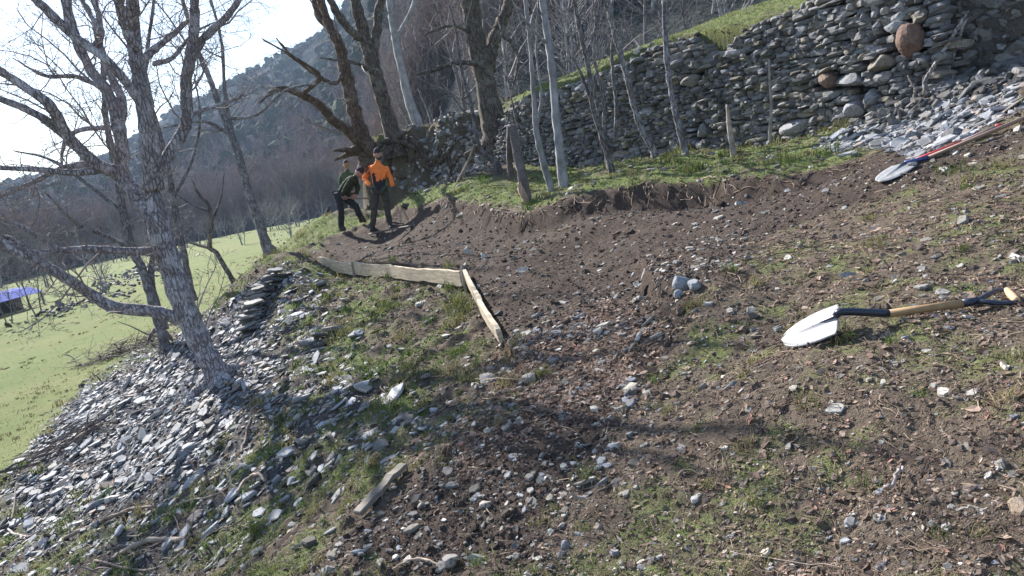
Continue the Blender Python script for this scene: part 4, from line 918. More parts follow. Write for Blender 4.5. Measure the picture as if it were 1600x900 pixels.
T = Tubes(); Q, rq = smooth_path([at(798, 276, 12.5)-org, at(796, 240, 12.4)-org, at(797, 196, 12.2)-org], [.05, .055, .05], 14); T.add(Q, rq, 6, (.45, .45, .5)); T.build('prop', MT['deadwood'], root, None, True, .02)
T = Tubes(); Q, rq = smooth_path([at(824, 318, 12.1)-org, at(814, 296, 12.1)-org, at(812, 285, 12.1)-org], [.05, .06, .03], 8); T.add(Q, rq, 6, (1.5, 1.2, 1.0)); T.build('broken_foot', MT['deadwood'], root, None, True, .02)
# ------------------------------------------------ rubble and roots below the old trees
def heap(name, label, cat, uvs, n, L, seed, mt, warm=0, spread=.3, hgt=.1, stuff=False, lo=.1, hi=.36):
    rs = np.random.RandomState(seed); pts = [G(u, v) for u, v in uvs]; P = np.array(pts); k = rs.randint(0, len(P)-1, n); t = rs.rand(n, 1)
    q = P[k]*(1-t)+P[k+1]*t + np.stack([rs.normal(0, spread, n), rs.normal(0, spread, n), np.zeros(n)], 1)
    z = ground_h(q[:, 0], q[:, 1]) + np.abs(rs.normal(0, hgt, n)); org = P[0].copy(); q[:, 2] = z
    s = L*np.exp(rs.normal(0, .4, n)); V, F, c = slabs(q-org, rotmats(n, normals(q[:, 0], q[:, 1]), .5, None, rs), np.stack([s, s*rs.uniform(.5, .9, n), s*rs.uniform(.2, .5, n)], 1), greys(n, lo, hi, warm, rs), 6, rs)
    o = new_mesh(name, V, F, mt, None, c); o.location = org; return tag(o, label, cat, None, 'stuff' if stuff else None)
heap('rubble', 'tumbled broken stones on the bank between the pollard and the mossy ledge', 'rubble', [(700,205),(720,240),(735,275),(760,262),(745,225),(770,240),(690,270)], 900, .075, 51, MT['stone'], .03, .35, .05, True, .12, .45)
heap('rubble', 'loose grey stones below the roots, behind the man in orange', 'rubble', [(640,262),(665,280),(690,285),(650,300),(700,262)], 420, .06, 52, MT['slate'], 0, .4, .03, True, .14, .45)
heap('rubble', 'dark stones and earth on the bank above the rubble at top right', 'rubble', [(1490,60),(1540,90),(1590,60),(1560,40),(1500,110),(1596,20),(1480,20),(1500,70),(1595,60),(1510,10),(1540,40),(1500,90),(1580,30)], 5200, .085, 53, MT['stone'], .0, .45, .04, True, .05, .26)
heap('rubble', 'band of stones at the far edge of the field beyond the big forked tree', 'rubble', [(170,450),(220,425),(250,412),(140,470),(90,490)], 500, .16, 54, MT['slate'], 0, 1.3, .12, True, .05, .22)
heap('rubble', 'low line of stones along the far left side of the field', 'rubble', [(450,352),(480,345),(520,338),(430,362)], 300, .11, 55, MT['slate'], 0, .9, .12, True, .08, .3)
T = Tubes(); rs = np.random.RandomState(61)
for u0, v0, u1, v1, w_ in [(640,215,700,205,6),(650,235,712,212,5),(630,232,655,262,5),(668,232,640,262,4),(600,238,632,268,5),(690,240,700,272,4),(730,235,718,262,3),(560,240,545,262,4),(612,228,600,262,5),(655,225,720,232,4),(660,245,685,250,3)]:
    a = G(u0, v0)+np.array([0, -.05, .06]); b = G(u1, v1)+np.array([0, -.05, .04]); n = 9; P = a+(b-a)*np.linspace(0, 1, n)[:, None]+np.cumsum(rs.normal(0, .04, (n, 3)), 0)*np.sin(np.linspace(0, 3.14, n))[:, None]
    P[:, 2] = ground_h(P[:, 0], P[:, 1])+.03; T.add(P, np.linspace(w_*pxm(19), w_*pxm(19)*.4, n), 6, (.9, .8, .7))
tag(T.build('exposed_roots', BO, None, None, True, .03), 'exposed twisted roots crawling down the bank behind the man in orange', 'roots')
# roots hanging out of the cut
T = Tubes()
for i in range(150):
    s = rs.uniform(.25, .98); p, t, _ = path_eval(CUT, s*path_eval(CUT, 0)[2]); q = np.array([p[0]+rs.normal(0, .06), p[1]+rs.normal(0, .05)-.05, 0]); q[2] = float(base_h(q[0], q[1])[0])+rs.uniform(-.02, .04)
    P = wander(q, [rs.normal(0, .7), -.8, -.5], rs.uniform(.12, .5), 6, .35, -.10, rs)
    g = ground_h(P[:, 0], P[:, 1]); P[:, 2] = np.maximum(P[:, 2], g+.01); T.add(P, np.linspace(rs.uniform(.003, .009), .002, 6), 3, np.array([1.2, .95, .8])*rs.uniform(.5, 1.2))
tag(T.build('rootlets', MT['deadwood'], None, None, False), 'fine roots hanging out of the freshly cut earth face', 'roots', kind='stuff')
# ------------------------------------------------ fallen branches and brush
def fallen(pts, label, seed, forks=1, col=(1, 1, 1), lift=.03, name='fallen_branch', cat='branch', grp='dead branches lying on the bank'):
    rs = np.random.RandomState(seed); P = [G(u, v)+np.array([0, 0, lift]) for u, v, w_ in pts]; rd = [w_*.68*pxm(P[i][1]) for i, (u, v, w_) in enumerate(pts)]
    org = P[0].copy(); Q, rq = smooth_path([p-org for p in P], rd, 5*len(P)); Q = Q+np.cumsum(rs.normal(0, .005, Q.shape), 0); T = Tubes(); T.add(Q, rq, 6, col)
    for _ in range(forks):
        i = rs.randint(2, len(Q)-2); d = Q[i+1]-Q[i-1]; d /= np.linalg.norm(d); B = wander(Q[i], d+rs.normal(0, .5, 3)*np.array([1, 1, .4]), rs.uniform(.2, .6), 6, .2, -.02, rs); T.add(B, np.linspace(rq[i]*.6, .003, 6), 5, col)
    o = T.build(name, MT['deadwood'], None, None, True, .01); o.location = org; return tag(o, label, cat, grp)
fallen([(102,850,5),(150,825,6),(200,803,5),(245,797,3)], 'thick brown branch lying in the grass near the lower left corner', 71, 2, (.75,.65,.6), .04)
fallen([(170,885,5),(225,862,7),(262,850,7),(300,848,6)], 'pale knotted dead branch under the thick brown one', 72, 2, (1.2,1.1,1))
fallen([(60,718,4),(95,705,6),(125,690,6),(150,672,5)], 'dark rotten log at the foot of the scree by the field', 73, 3, (.5,.45,.45), .05)
fallen([(0,820,2),(18,835,3),(40,846,2)], 'pale forked twig at the left edge of the photo', 74, 3, (1.5,1.5,1.5), .03)
fallen([(20,825,3),(27,800,2),(28,770,1)], 'dark upright twig at the left edge of the photo', 75, 1, (.5,.5,.5), .12)
fallen([(378,800,4),(383,775,4),(400,768,4),(412,778,3)], 'bare bow-shaped light branch end on the lower bank', 76, 0, (1.4,1.25,1.1), .10)
fallen([(378,720,3),(385,690,4),(402,665,4)], 'dark crooked stick standing out of the scree centre left', 77, 0, (.5,.45,.45), .06)
fallen([(300,880,2),(340,845,2),(372,838,2),(395,820,2)], 'thin dark branch lying across stones at the bottom left', 78, 3, (.6,.55,.5), .03)
fallen([(280,790,2),(330,785,2),(365,772,2)], 'thin pale stick lying level on the lower scree', 79, 1, (1.2,1.1,1.0), .03)
fallen([(150,890,3),(240,893,3),(290,870,3)], 'brown stick along the bottom edge of the photo at left', 80, 2, (.9,.8,.75), .02)
fallen([(745,600,1.5),(790,603,2),(830,590,1.5)], 'thin straight twig lying over the path past the boards', 81, 0, (1.3,1.1,.9), .03)
fallen([(614,895,2),(650,886,3),(690,900,3)], 'pale curved root on the dark soil at the bottom edge', 82, 0, (1.6,1.4,1.2), .02)
fallen([(935,782,3),(950,768,4),(960,762,3)], 'short dark piece of wood on the slope right of the near path', 83, 0, (.4,.35,.35), .01)
fallen([(1412,738,4),(1418,755,4),(1420,770,6)], 'grey twisted root stub standing in the near turf', 84, 0, (1.3,1.25,1.25), .03)
fallen([(1500,815,2.5),(1525,812,3),(1545,806,2)], 'straight grey stick in the turf near the lower right corner', 85, 0, (1.4,1.4,1.4), .02)
fallen([(1200+340/3-170,0+872,1),(1200+420/3,600+880/3,2)], 'thin dry stem lying in the turf at the bottom right', 86, 0, (1.1,1,.9), .02)
fallen([(1278,900,5),(1290,885,5),(1296,876,3)], 'dark stub of wood at the bottom edge of the turf', 87, 0, (.4,.35,.35), .01)
def brush(label, uvs, n, seed, L=1.2, h=.25, col=.55):
    rs = np.random.RandomState(seed); P = np.array([G(u, v) for u, v in uvs]); T = Tubes(); dr = P[-1]-P[0]; dr /= np.linalg.norm(dr); org = P[0].copy()
    for i in range(n):
        t = rs.rand()*(len(P)-1); k = min(int(t), len(P)-2); q = P[k]+(P[k+1]-P[k])*(t-k)+np.array([rs.normal(0, .25), rs.normal(0, .3), abs(rs.normal(0, h*.6))]); d = dr*rs.choice([-1, 1])+rs.normal(0, .28, 3)*np.array([1, 1, .5])
        l = L*rs.uniform(.4, 1.2); Q = wander(q-org-d*l*.4, d, l, 7, .12, -.01, rs); g = ground_h(Q[:, 0]+org[0], Q[:, 1]+org[1])-org[2]; Q[:, 2] = np.maximum(Q[:, 2], g+.01)
        r0 = rs.uniform(.007, .028)*(1 if rs.rand() < .4 else .45)*min(L, 1); T.add(Q, np.linspace(r0, r0*.3, 7), 4, np.array([1, .9, .88])*col*rs.uniform(.5, 1.5))
    o = T.build('brush_pile', MT['deadwood'], None, None, False); o.location = org; return tag(o, label, 'brush pile', 'piles of cut brush')
brush('dark heap of cut brushwood behind the foot of the big forked tree', [(130,572),(165,560),(200,545),(245,532),(270,540)], 260, 91)
brush('smaller, flatter heap of rotten sticks where the scree meets the field', [(70,712),(100,700),(135,682),(152,670)], 70, 92, .8, .15, .5)
brush('thin layer of sticks on the scree just below the dark brushwood heap', [(150,600),(210,580),(265,560)], 60, 93, 1.4, .06, .6)
brush('heap of dead sticks near the lower left corner', [(170,890),(240,868),(300,850)], 30, 94, .5, .03, .7)
brush('loose twigs on the bank by the crumbling slate stack', [(400,400),(385,430),(372,452)], 40, 95, .7, .15, .5)
# ------------------------------------------------ trees of the middle distance: five kinds, copied
def proto_tree(seed, h, pale):
    rs = np.random.RandomState(seed); T = Tubes(); W = Tubes(); stems = rs.choice([1, 1, 2, 3])
    for s in range(stems):
        lean = np.array([rs.normal(0, .12), rs.normal(0, .12), 1]); P = wander([rs.normal(0, .12)*(s > 0), rs.normal(0, .1)*(s > 0), -.6], lean, h*rs.uniform(.8, 1), 12, .06, .03, rs); r = np.linspace(h*.011, h*.0015, 12); r[0] *= 1.3
        T.add(P, r, 6)
        for k in range(11):
            t = rs.uniform(.25, .95); i = int(t*10); a = rs.uniform(0, 6.28); d = [math.cos(a)*.8, math.sin(a)*.8, rs.uniform(.35, 1.1)]; B = wander(P[i], d, h*(.42-.3*t)*rs.uniform(.7, 1.3)+.4, 8, .13, .05, rs); rb = np.linspace(r[i]*.55, .008, 8)
            T.add(B, rb, 4); twigs_on(W, B, rb, 2.2, h*.13, rs, 1, (1, 1, 1), rmin=.007, trop=.06)
        twigs_on(W, P, r, 1.8, h*.15, rs, 1, (1, 1, 1), rmin=.007, tmin=.35, trop=.05)
    return T, W
PROT = []
for i, (h, m) in enumerate([(7.5, BK), (9.5, BK), (6.0, BP), (8.5, BP), (5.0, BK)]):
    T, W = proto_tree(200+i, h, 0)
    r = bpy.data.objects.new('wood_tree', None); a = T.build('trunk', m, r, None, True); b = W.build('branches', TW, r, None, False); C.objects.link(r); PROT.append([r, a, b, False])
def put_tree(x, y, z, i, s, rz, label, group):
    r, a, b, used = PROT[i]
    if used:
        q = r.copy(); C.objects.link(q)
        for ch in (a, b):
            c = ch.copy(); C.objects.link(c); c.parent = q
    else: q = r; PROT[i][3] = True
    q.location = (x, y, z); q.rotation_euler = (rs.normal(0, .04), rs.normal(-.05, .05), rz); q.scale = (s, s, s); q.empty_display_size = .2
    return tag(q, label, 'tree', group)
KIND = ['slim grey', 'tall dark', 'short pale', 'tall pale-barked', 'small bushy']
def lab(i, x, y, w_):
    side = 'above the wall\'s %s' % ('left end' if x/y < .05 else 'middle' if x/y < .25 else 'right end') if w_ else 'beyond the field, %s' % ('far left' if x/y < -.5 else 'middle part' if x/y < -.33 else 'right part')
    return '%s bare tree in the %s of the wood %s' % (KIND[i], 'front' if y < (45 if w_ else 95) else 'depth', side)
rs = np.random.RandomState(77)
def hz(x, y):
    g = float(base_h(x, y)[0]) if y < 200 else -10
    return max(g, float(mount_h(x, y))) if y > mfoot(x/y) else g
n = 0
while n < 78:                                       # wood behind the wall and on the slope above it
    a = rs.uniform(-.26, .62); y = np.exp(rs.uniform(np.log(25), np.log(85))); x = a*y
    if a < -.05 and y < 48: continue
    if a < -.16 and y < 80: continue
    k_ = rs.randint(0, 5); put_tree(x, y, hz(x, y)-.1, k_, rs.uniform(.7, 1.15), rs.uniform(0, 6.28), lab(k_, x, y, True), 'bare trees of the hillside wood'); n += 1
n = 0
while n < 62:                                       # along the far edge of the field
    a = rs.uniform(-.74, -.16); y = rs.uniform(52, 130) if a > -.5 else rs.uniform(42, 110); x = a*y
    edge = 100 if a > -.38 else (46+ (a+.74)*150)
    if y < edge: continue
    k_ = rs.randint(0, 5); put_tree(x, y, hz(x, y)-.1, k_, rs.uniform(.75, 1.2), rs.uniform(0, 6.28), lab(k_, x, y, False), 'bare trees beyond the field'); n += 1
for u, v, Y, s, lb in [(448,352,70,.95,'dark bare tree at the field corner, right of the leaning twin-stemmed tree'),(372,352,82,.8,'bare tree on the far field edge, left of the leaning twin-stemmed tree'),(478,338,85,.7,'thin bare tree on the far field edge, nearest to the men but one'),(500,335,95,.7,'thin bare tree on the far field edge, closest to the men'),(260,415,52,.7,'bare tree at the stone band, seen just right of the big trunk'),(120,470,44,.7,'bare tree in the hedge right of the violet-blue shelter'),(165,445,50,.8,'bare tree between the stone band and the violet-blue shelter'),(60,480,42,.6,'small bare tree in front of the violet-blue shelter'),(10,500,40,.5,'leftmost small bare tree, before the violet-blue shelter')]:
    p = at(u, v, Y); put_tree(p[0], p[1], float(base_h(p[0], p[1])[0])-.1, rs.randint(0, 5), s, rs.uniform(0, 6.28), lb, 'lone bare trees on the field margin')
# far wood and scrub: nobody could count them
def far_wood():
    rs = np.random.RandomState(88); VV, CC, F4, F3 = [], [], [], []; off = 0; protos = []
    for i in range(6):
        T = Tubes(); r2 = np.random.RandomState(300+i); h = 7
        P = wander([0, 0, -1], [r2.normal(0, .1), r2.normal(0, .1), 1], h, 6, .06, .03, r2); T.add(P, np.linspace(.10, .02, 6), 3)
        for k in range(26):
            t = r2.uniform(.15, .95); j = min(int(t*5), 4); a = r2.uniform(0, 6.28); B = wander(P[j]+(P[j+1]-P[j])*r2.rand(), [math.cos(a)*.8, math.sin(a)*.8, r2.uniform(.4, 1.2)], 2.6*r2.uniform(.5, 1.2)*(1.1-.6*t), 4, .2, .08, r2); T.add(B, np.linspace(.035, .018, 4), 3)
            for q in range(3):
                Bq = wander(B[1+q % 3], [r2.normal(0, .7), r2.normal(0, .7), .8], 1.1, 3, .2, .08, r2); T.add(Bq, [.022, .018, .013], 3)
        V, F, c = T.arrays(); protos.append((V, np.concatenate([f for f in F if f.shape[1] == 4])))
    n = 0
    while n < 3000:
        a = rs.uniform(-.85, .75); y = mfoot(a)+np.exp(rs.uniform(0, np.log(190)))
        y = max(y, 70) if a < .0 else y
        if y < 48: continue
        x = a*y; z = float(mount_h(x, y)); V, F = protos[rs.randint(6)]; s = rs.uniform(.6, 1.15)*(1+y/600); r_ = rs.uniform(0, 6.28); c, sn = math.cos(r_), math.sin(r_)
        Q = V*s; Q = np.stack([Q[:, 0]*c-Q[:, 1]*sn, Q[:, 0]*sn+Q[:, 1]*c, Q[:, 2]], 1)+np.array([x, y, z]); VV.append(Q); F4.append(F+off); off += len(Q)
        g = rs.uniform(.7, 1.3)*np.array([1.0, .92, .9])*(1 if rs.rand() < .8 else np.array([1.15, .93, .82])); CC.append(np.repeat(g[None], len(Q), 0)); n += 1
    tag(new_mesh('far_wood', np.concatenate(VV), [np.concatenate(F4)], simple('far_twig_mat', (.15, .135, .138), (.25, .225, .225), 1, .9, 0, 0, True), None, np.concatenate(CC)), 'mass of bare grey-brown trees covering the lower mountainside', 'wood', kind='stuff')
far_wood()
def scrub():
    rs = np.random.RandomState(89); n = 0; P, S = [], []
    while n < 2600:
        a = rs.uniform(-.85, .35); t = rs.uniform(.02, 1.02); y = mfoot(a)+(mridge(a)-mfoot(a))*t; x = a*y
        if y < 170: continue
        d = float(fbm(np.array([x/45]), np.array([y/45]), 3)[0]); 
        if d < .02 and rs.rand() > .13: continue
        P.append([x, y, float(mount_h(x, y))]); S.append(rs.uniform(1.2, 3.6)); n += 1
    P = np.array(P); S = np.array(S); V, F, c = cobbles(P+np.array([0, 0, 1])*S[:, None]*.4, rotmats(n, None, .2, None, rs), np.stack([S, S, S*rs.uniform(.7, 1.2, n)], 1), np.array([[.035, .05, .034]])*rs.uniform(.5, 1.5, (n, 1))*np.where(rs.rand(n, 1) < .3, np.array([[1.5, 1.15, 1.1]]), 1), 1.0, .22, rs)
    # leaf clumps spread through each crown break up its outline
    m = 34; k = np.repeat(np.arange(n), m); dv = rs.normal(0, 1, (n*m, 3)); dv /= np.linalg.norm(dv, axis=1, keepdims=True); q = P[k]+np.array([0, 0, 1])*S[k, None]*.45+dv*S[k, None]*rs.uniform(.75, 1.25, (n*m, 1)); s = S[k]*.17
    tri = rs.normal(0, 1, (n*m, 3, 3))*s[:, None, None]+q[:, None]; i = np.arange(n*m)[:, None]*3
    V2 = tri.reshape(-1, 3); c2 = np.repeat(np.array([[.04, .06, .034]])*rs.uniform(.4, 1.8, (n*m, 1)), 3, 0)
    VV, FF, CC = merge([(V, F, c), (V2, [i+np.arange(3)[None]], c2)])
    tag(new_mesh('evergreen_scrub', VV, FF, simple('scrub_mat', (.8, .8, .8), (1.2, 1.2, 1.2), 1, .95, 0, 0, True, .05), None, CC), 'dark green evergreen scrub dotting the mountainside', 'scrub', kind='stuff')
scrub()
# ------------------------------------------------ small things beyond the bank
def box_into(V, F, c, sx, sy, sz, rz=0):
    o = len(V); ca, sa = math.cos(rz), math.sin(rz)
    for dz in (-.5, .5):
        for dx, dy in ((-.5, -.5), (.5, -.5), (.5, .5), (-.5, .5)):
            x, y = dx*sx, dy*sy; V.append([c[0]+x*ca-y*sa, c[1]+x*sa+y*ca, c[2]+dz*sz])
    F += [[o, o+3, o+2, o+1], [o+4, o+5, o+6, o+7]]+[[o+k, o+(k+1) % 4, o+4+(k+1) % 4, o+4+k] for k in range(4)]
def build_shed():
    a = at(-60, 494, 43); b = at(73, 472, 50); zg = float(base_h(b[0], b[1])[0]); root = empty('open_shed', (float(b[0]), float(b[1]), zg), 'low open shelter with violet-blue sheet roof beyond the left edge of the field', 'shelter')
    d = np.array([a[0]-b[0], a[1]-b[1], 0]); L = np.linalg.norm(d); d /= L; nn = np.array([-d[1], d[0], 0]); nn = nn if nn[1] > 0 else -nn
    n = 40; V, Fa = [], []
    for i in range(n+1):
        for j, (o, z) in enumerate(((0, .85), (.9, 1.28), (1.9, 1.38))):
            V.append(d*L*i/n+nn*o+np.array([0, 0, z+.02*(i % 2)]))
    for i in range(n):
        for j in range(2): Fa.append([i*3+j, (i+1)*3+j, (i+1)*3+j+1, i*3+j+1])
    m = simple('sheet_mat', (.05, .07, .34), (.18, .22, .52), .5, .9, 0, 0, spec=.1); o = new_mesh('roof_sheet', np.array(V), [np.array(Fa)], m, root)
    s = o.modifiers.new('thick', 'SOLIDIFY'); s.thickness = .03
    for i in range(6):
        T = Tubes(); p = d*L*(i+.05)/5.2+nn*.15; T.add([p+[0, 0, -.1], p+[0, 0, .9]], [.06, .06], 6, (.6, .5, .45)); T.build('post', MT['deadwood'], root)
    V, F = [], []; c = d*L*.5+nn*1.7; box_into(V, F, (c[0], c[1], .5), L, .08, 1.0, math.atan2(d[1], d[0])); new_mesh('back_wall', np.array(V), [np.array(F)], simple('shed_back_mat', (.03, .028, .03), (.07, .06, .055), 3), root)
build_shed()
def build_net():
    p = G(293, 630); T = Tubes(); rs = np.random.RandomState(5); apex = np.array([-.03, 0, .30]); n = 15; ring = []
    for i in range(n):
        a = i/n*6.283; e = np.array([math.cos(a)*.11+.04, math.sin(a)*.09, -.02]); Q = apex+(e-apex)*np.linspace(0, 1, 7)[:, None]; Q[1:-1] += rs.normal(0, .012, (5, 3)); ring.append(Q); T.add(Q, [.0016]*7, 3)
    for k in range(1, 7):
        for i in range(n): T.add([ring[i][k], ring[(i+1) % n][k]], [.0014]*2, 3)
    m, nt, pr = mat('net_mat'); pr.inputs['Base Color'].default_value = (.6, .6, .62, 1); pr.inputs['Roughness'].default_value = .6
    o = T.build('plastic_netting', m, None, None, False); o.location = p; tag(o, 'scrap of pale netting caught on the scree below the big forked tree', 'netting')
build_net()
# ------------------------------------------------ tools
def flat(name, c, rough=.5, metal=0, spec=.5, c2=None, sc=30):
    return simple(name, c, c2 or tuple(x*.75 for x in c), sc, rough, .15, .002, spec=spec, metal=metal)
def steel_mat():
    m, nt, p = mat('blade_steel2'); v = objvec(nt); c = mixc(nt, noise(nt, 9, 5, .7, v), (.22, .225, .23), (.34, .34, .345)); c = mixc(nt, noise(nt, 70, 5, .7, v, .60, .66), c, (.06, .045, .035)); c = mixc(nt, noise(nt, 12, 6, .8, v, .60, .75), c, (.13, .105, .085))
    nt.links.new(c, p.inputs['Base Color']); p.inputs['Roughness'].default_value = .55; p.inputs['Metallic'].default_value = .2; bump(nt, p, noise(nt, 60, 4, .6, v, 0, 1), .12, .002); return m
STEEL = steel_mat(); DARKST = flat('blued_steel', (.022, .03, .055), .38, .3, .6); ASH = flat('ash_wood', (.36, .235, .12), .6, 0, .3, (.24, .15, .08), 25); GRIP = flat('grip_wood', (.62, .40, .22), .5, 0, .4)
def blade(name, tip, ctr, wvec, L_w, root, org, curve=.009, up=True):
    tip, ctr, wvec = map(np.array, (tip, ctr, wvec)); x = ctr-tip; L = np.linalg.norm(x); x = x/L; y = wvec-x*(wvec@x); hw = np.linalg.norm(y); y /= hw; z = np.cross(x, y); z = z if z[2] > 0 else -z
    nu, nv = 26, 25; V = []
    for i in range(nu):
        u = i/(nu-1)
        w = hw*min(1.0, (1-(1-min(u/.70, 1))**2.1))**.56*(1-.06*max(u-.7, 0)/.3)
        for j in range(nv):
            v = -1+2*j/(nv-1); h = -curve*1.6*abs(v)**2*(.3+.7*u)*1.0 + .016*math.exp(-(v*hw/.012)**2*(1))*min(u*1.6, 1)*(u > .25) - .010*(1-u)**2 + .004*math.sin(v*9+u*4)*abs(v)
            top = (.016*abs(v)**3)*(u > .9)*0
            V.append(tip+x*(L*u-L*.055*abs(v)**2.2*u**6)+y*v*w+z*h)
    V = np.array(V)-org; i = np.arange(nu-1)[:, None]; j = np.arange(nv-1)[None]; F = np.stack([i*nv+j, i*nv+j+1, (i+1)*nv+j+1, (i+1)*nv+j], -1).reshape(-1, 4)
    o = new_mesh(name, V, [F], STEEL, root, None, True); s = o.modifiers.new('thick', 'SOLIDIFY'); s.thickness = .0025; s.offset = 0
    # the dark open fold of the socket running down the middle of the blade
    n = 16; P = [tip+x*L*(1.04-.62*k/(n-1))+z*(.006+.012*(1-k/(n-1))-.003) for k in range(n)]
    T = Tubes(); T.add(np.array(P)-org, np.linspace(.017, .0035, n), 10); f = T.build('socket_fold', DARKST, root)
    V2 = np.array([v.co[:] for v in f.data.vertices]); c0 = np.repeat(np.array(P)-org, 10, 0); dz = ((V2-c0)@z)[:, None]*z; V2 = V2-dz*.55; f.data.vertices.foreach_set('co', V2.astype(np.float32).ravel())
    return x, y, z
def tube(name, pts, rad, m, root, org, k=12):
    T = Tubes(); Q, rq = smooth_path([np.array(p)-org for p in pts], rad, 5*len(pts)) if len(pts) > 2 else (np.array([np.array(p)-org for p in pts]), rad); T.add(Q, rq, k); return T.build(name, m, root, None, True)
def near_shovel():
    Y0 = 3.62; tip = G(1222, 549)+np.array([0, 0, .08]); up = at(1307, 470, Y0+.10); lo = at(1315, 516, Y0-.09); ctr = (up+lo)/2; ctr = at(1311, 494, Y0)
    root = empty('shovel', tuple(tip), 'round-point shovel with D-shaped wooden grip lying face down on the turf slope', 'shovel'); org = tip.copy()
    x, y, z = blade('blade', tip, ctr, (up-lo)/2*1.0, .12, root, org)
    gr = G(1583, 474); g2 = at(1588, 466, gr[1]-.0); s = ctr; 
    P1 = at(1388, 490, Y0-.03); P2 = at(1505, 474, Y0-.08); P3 = at(1528, 470, Y0-.09)
    tube('socket', [ctr-x*.01+z*.012, ctr+x*.035+z*.016, P1], [.018, .019, .0205], DARKST, root, org)
    tube('shaft', [P1+(P1-P2)*.02, P2], [.0195, .0200], ASH, root, org, 14)
    tube('collar', [P2+(P1-P2)*.01, P3], [.0215, .020], DARKST, root, org)
    a = at(1573, 454, Y0-.02); b = at(1589, 470, Y0-.17)
    tube('handle_yoke', [P3+(P2-P3)*.1, at(1543, 461, Y0-.06), at(1556, 455, Y0-.03), a+(a-b)*.12], [.013, .012, .010, .009], DARKST, root, org)
    tube('handle_yoke', [P3+(P2-P3)*.1, at(1545, 472, Y0-.13), at(1566, 474, Y0-.16), b+(b-a)*.12], [.013, .013, .012, .011], DARKST, root, org)
    tube('grip', [a, (a+b)/2, b], [.0165, .019, .0165], GRIP, root, org, 14)
near_shovel()
def far_shovel():
    tip = G(1373, 287)+np.array([0, 0, .05]); Yb = tip[1]; root = empty('shovel', tuple(tip), 'shovel with long brown shaft and shining blade lying at the foot of the rubble', 'shovel'); org = tip.copy()
    ctr = at(1414, 256, Yb+.12); x, y, z = blade('blade', tip, ctr, (at(1401, 251, Yb+.30)-at(1424, 263, Yb-.02))/2*.95, .12, root, org)
    s1 = at(1450, 246.5, Yb+.12); e = at(1650, 164, Yb-.0); 
    e = s1+(e-s1)/np.linalg.norm(e-s1)*1.22
    tube('socket', [ctr+z*.01, s1], [.02, .021], flat('blue_socket', (.05, .08, .22), .4, .2), root, org); tube('shaft', [s1, e], [.0195, .018], flat('worn_brown_wood', (.26, .17, .13), .6), root, org)
    root = empty('hoe', tuple(tip+np.array([.3, .3, 0])), 'long tool with red and grey handle lying against the brown shovel shaft', 'hoe'); org = tip+np.array([.3, .3, 0])
    a = at(1424, 252, Yb+.2); b = at(1503, 221, Yb+.16); c = at(1556, 198, Yb+.13); d = at(1563, 195, Yb+.13); RED = flat('red_paint', (.62, .06, .07), .4); 
    tube('lower_handle', [a, b], [.0145, .0145], RED, root, org); tube('upper_handle', [b, c], [.0145, .0145], flat('worn_grey_wood', (.34, .25, .24), .6), root, org); tube('end_cap', [c, d], [.018, .018], RED, root, org)
    V, F = [], []; q = a-org; box_into(V, F, (q[0]-.02, q[1]+.05, q[2]-.05), .14, .02, .10, .6); new_mesh('hoe_head', np.array(V), [np.array(F)], flat('hoe_steel', (.25, .26, .28), .5, .3), root)
far_shovel()
def ground_hoe():
    a = G(577, 369)+np.array([0, 0, .03]); b = G(643, 357)+np.array([0, 0, .045]); root = empty('rake', tuple(a), 'long-handled rake lying on the dark soil at the feet of the man in orange', 'rake'); org = a.copy()
    tube('handle', [a, (a+b)/2+np.array([0, 0, .01]), b], [.016, .017, .017], flat('dark_handle', (.13, .10, .09), .7), root, org)
    V, F = [], []; q = b-org; box_into(V, F, (q[0], q[1], q[2]), .03, .36, .03, .1)
    for i in range(9): box_into(V, F, (q[0]+.01, q[1]-.16+.04*i, q[2]-.02), .012, .012, .06, 0)
    new_mesh('rake_head', np.array(V), [np.array(F)], flat('rake_steel', (.06, .055, .05), .6, .3), root)
ground_hoe()
# ------------------------------------------------ people
def skin_mesh(name, nodes, edges, mt, root, org, sub=2, rootkey=None, post=None, smooth=True):
    keys = list(nodes); me = bpy.data.meshes.new(name); me.from_pydata([tuple(np.array(nodes[k][0])-org) for k in keys], [(keys.index(a), keys.index(b)) for a, b in edges], [])
    o = bpy.data.objects.new(name, me); C.objects.link(o); sk = o.modifiers.new('skin', 'SKIN'); sk.use_smooth_shade = True
    for i, k in enumerate(keys):
        r = nodes[k][1]; me.skin_vertices[0].data[i].radius = (r, r) if not isinstance(r, tuple) else r; me.skin_vertices[0].data[i].use_root = (k == (rootkey or keys[0]))
    ss = o.modifiers.new('sub', 'SUBSURF'); ss.levels = ss.render_levels = sub
    dg = bpy.context.evaluated_depsgraph_get(); ev = o.evaluated_get(dg); m2 = bpy.data.meshes.new_from_object(ev); bpy.data.objects.remove(o)
    m2.name = name; o = bpy.data.objects.new(name, m2); C.objects.link(o); o.parent = root; m2.materials.clear()
    for m in (mt if isinstance(mt, list) else [mt]): m2.materials.append(m)
    for p in m2.polygons: p.use_smooth = smooth
    if post: post(m2)
    return o
SKIN = flat('skin', (.42, .25, .19), .55, 0, .4); BLACKC = simple('black_cloth', (.018, .018, .022), (.035, .034, .04), 30, .9, .4, .01); ORANGE = simple('orange_cloth', (.80, .17, .035), (.90, .25, .05), 14, .8, .6, .02); DGREEN = simple('dark_green_cloth', (.022, .032, .018), (.045, .055, .03), 18, .9, .6, .02); OLIVE = simple('olive_cloth', (.06, .085, .045), (.10, .13, .07), 18, .9, .6, .02)
TROUS = simple('charcoal_trousers', (.045, .04, .036), (.085, .075, .065), 16, .9, .6, .02); BOOT = simple('boot_mat', (.02, .018, .017), (.05, .045, .04), 30, .7, .4, .01); HAIR = flat('dark_hair', (.025, .018, .014), .8)
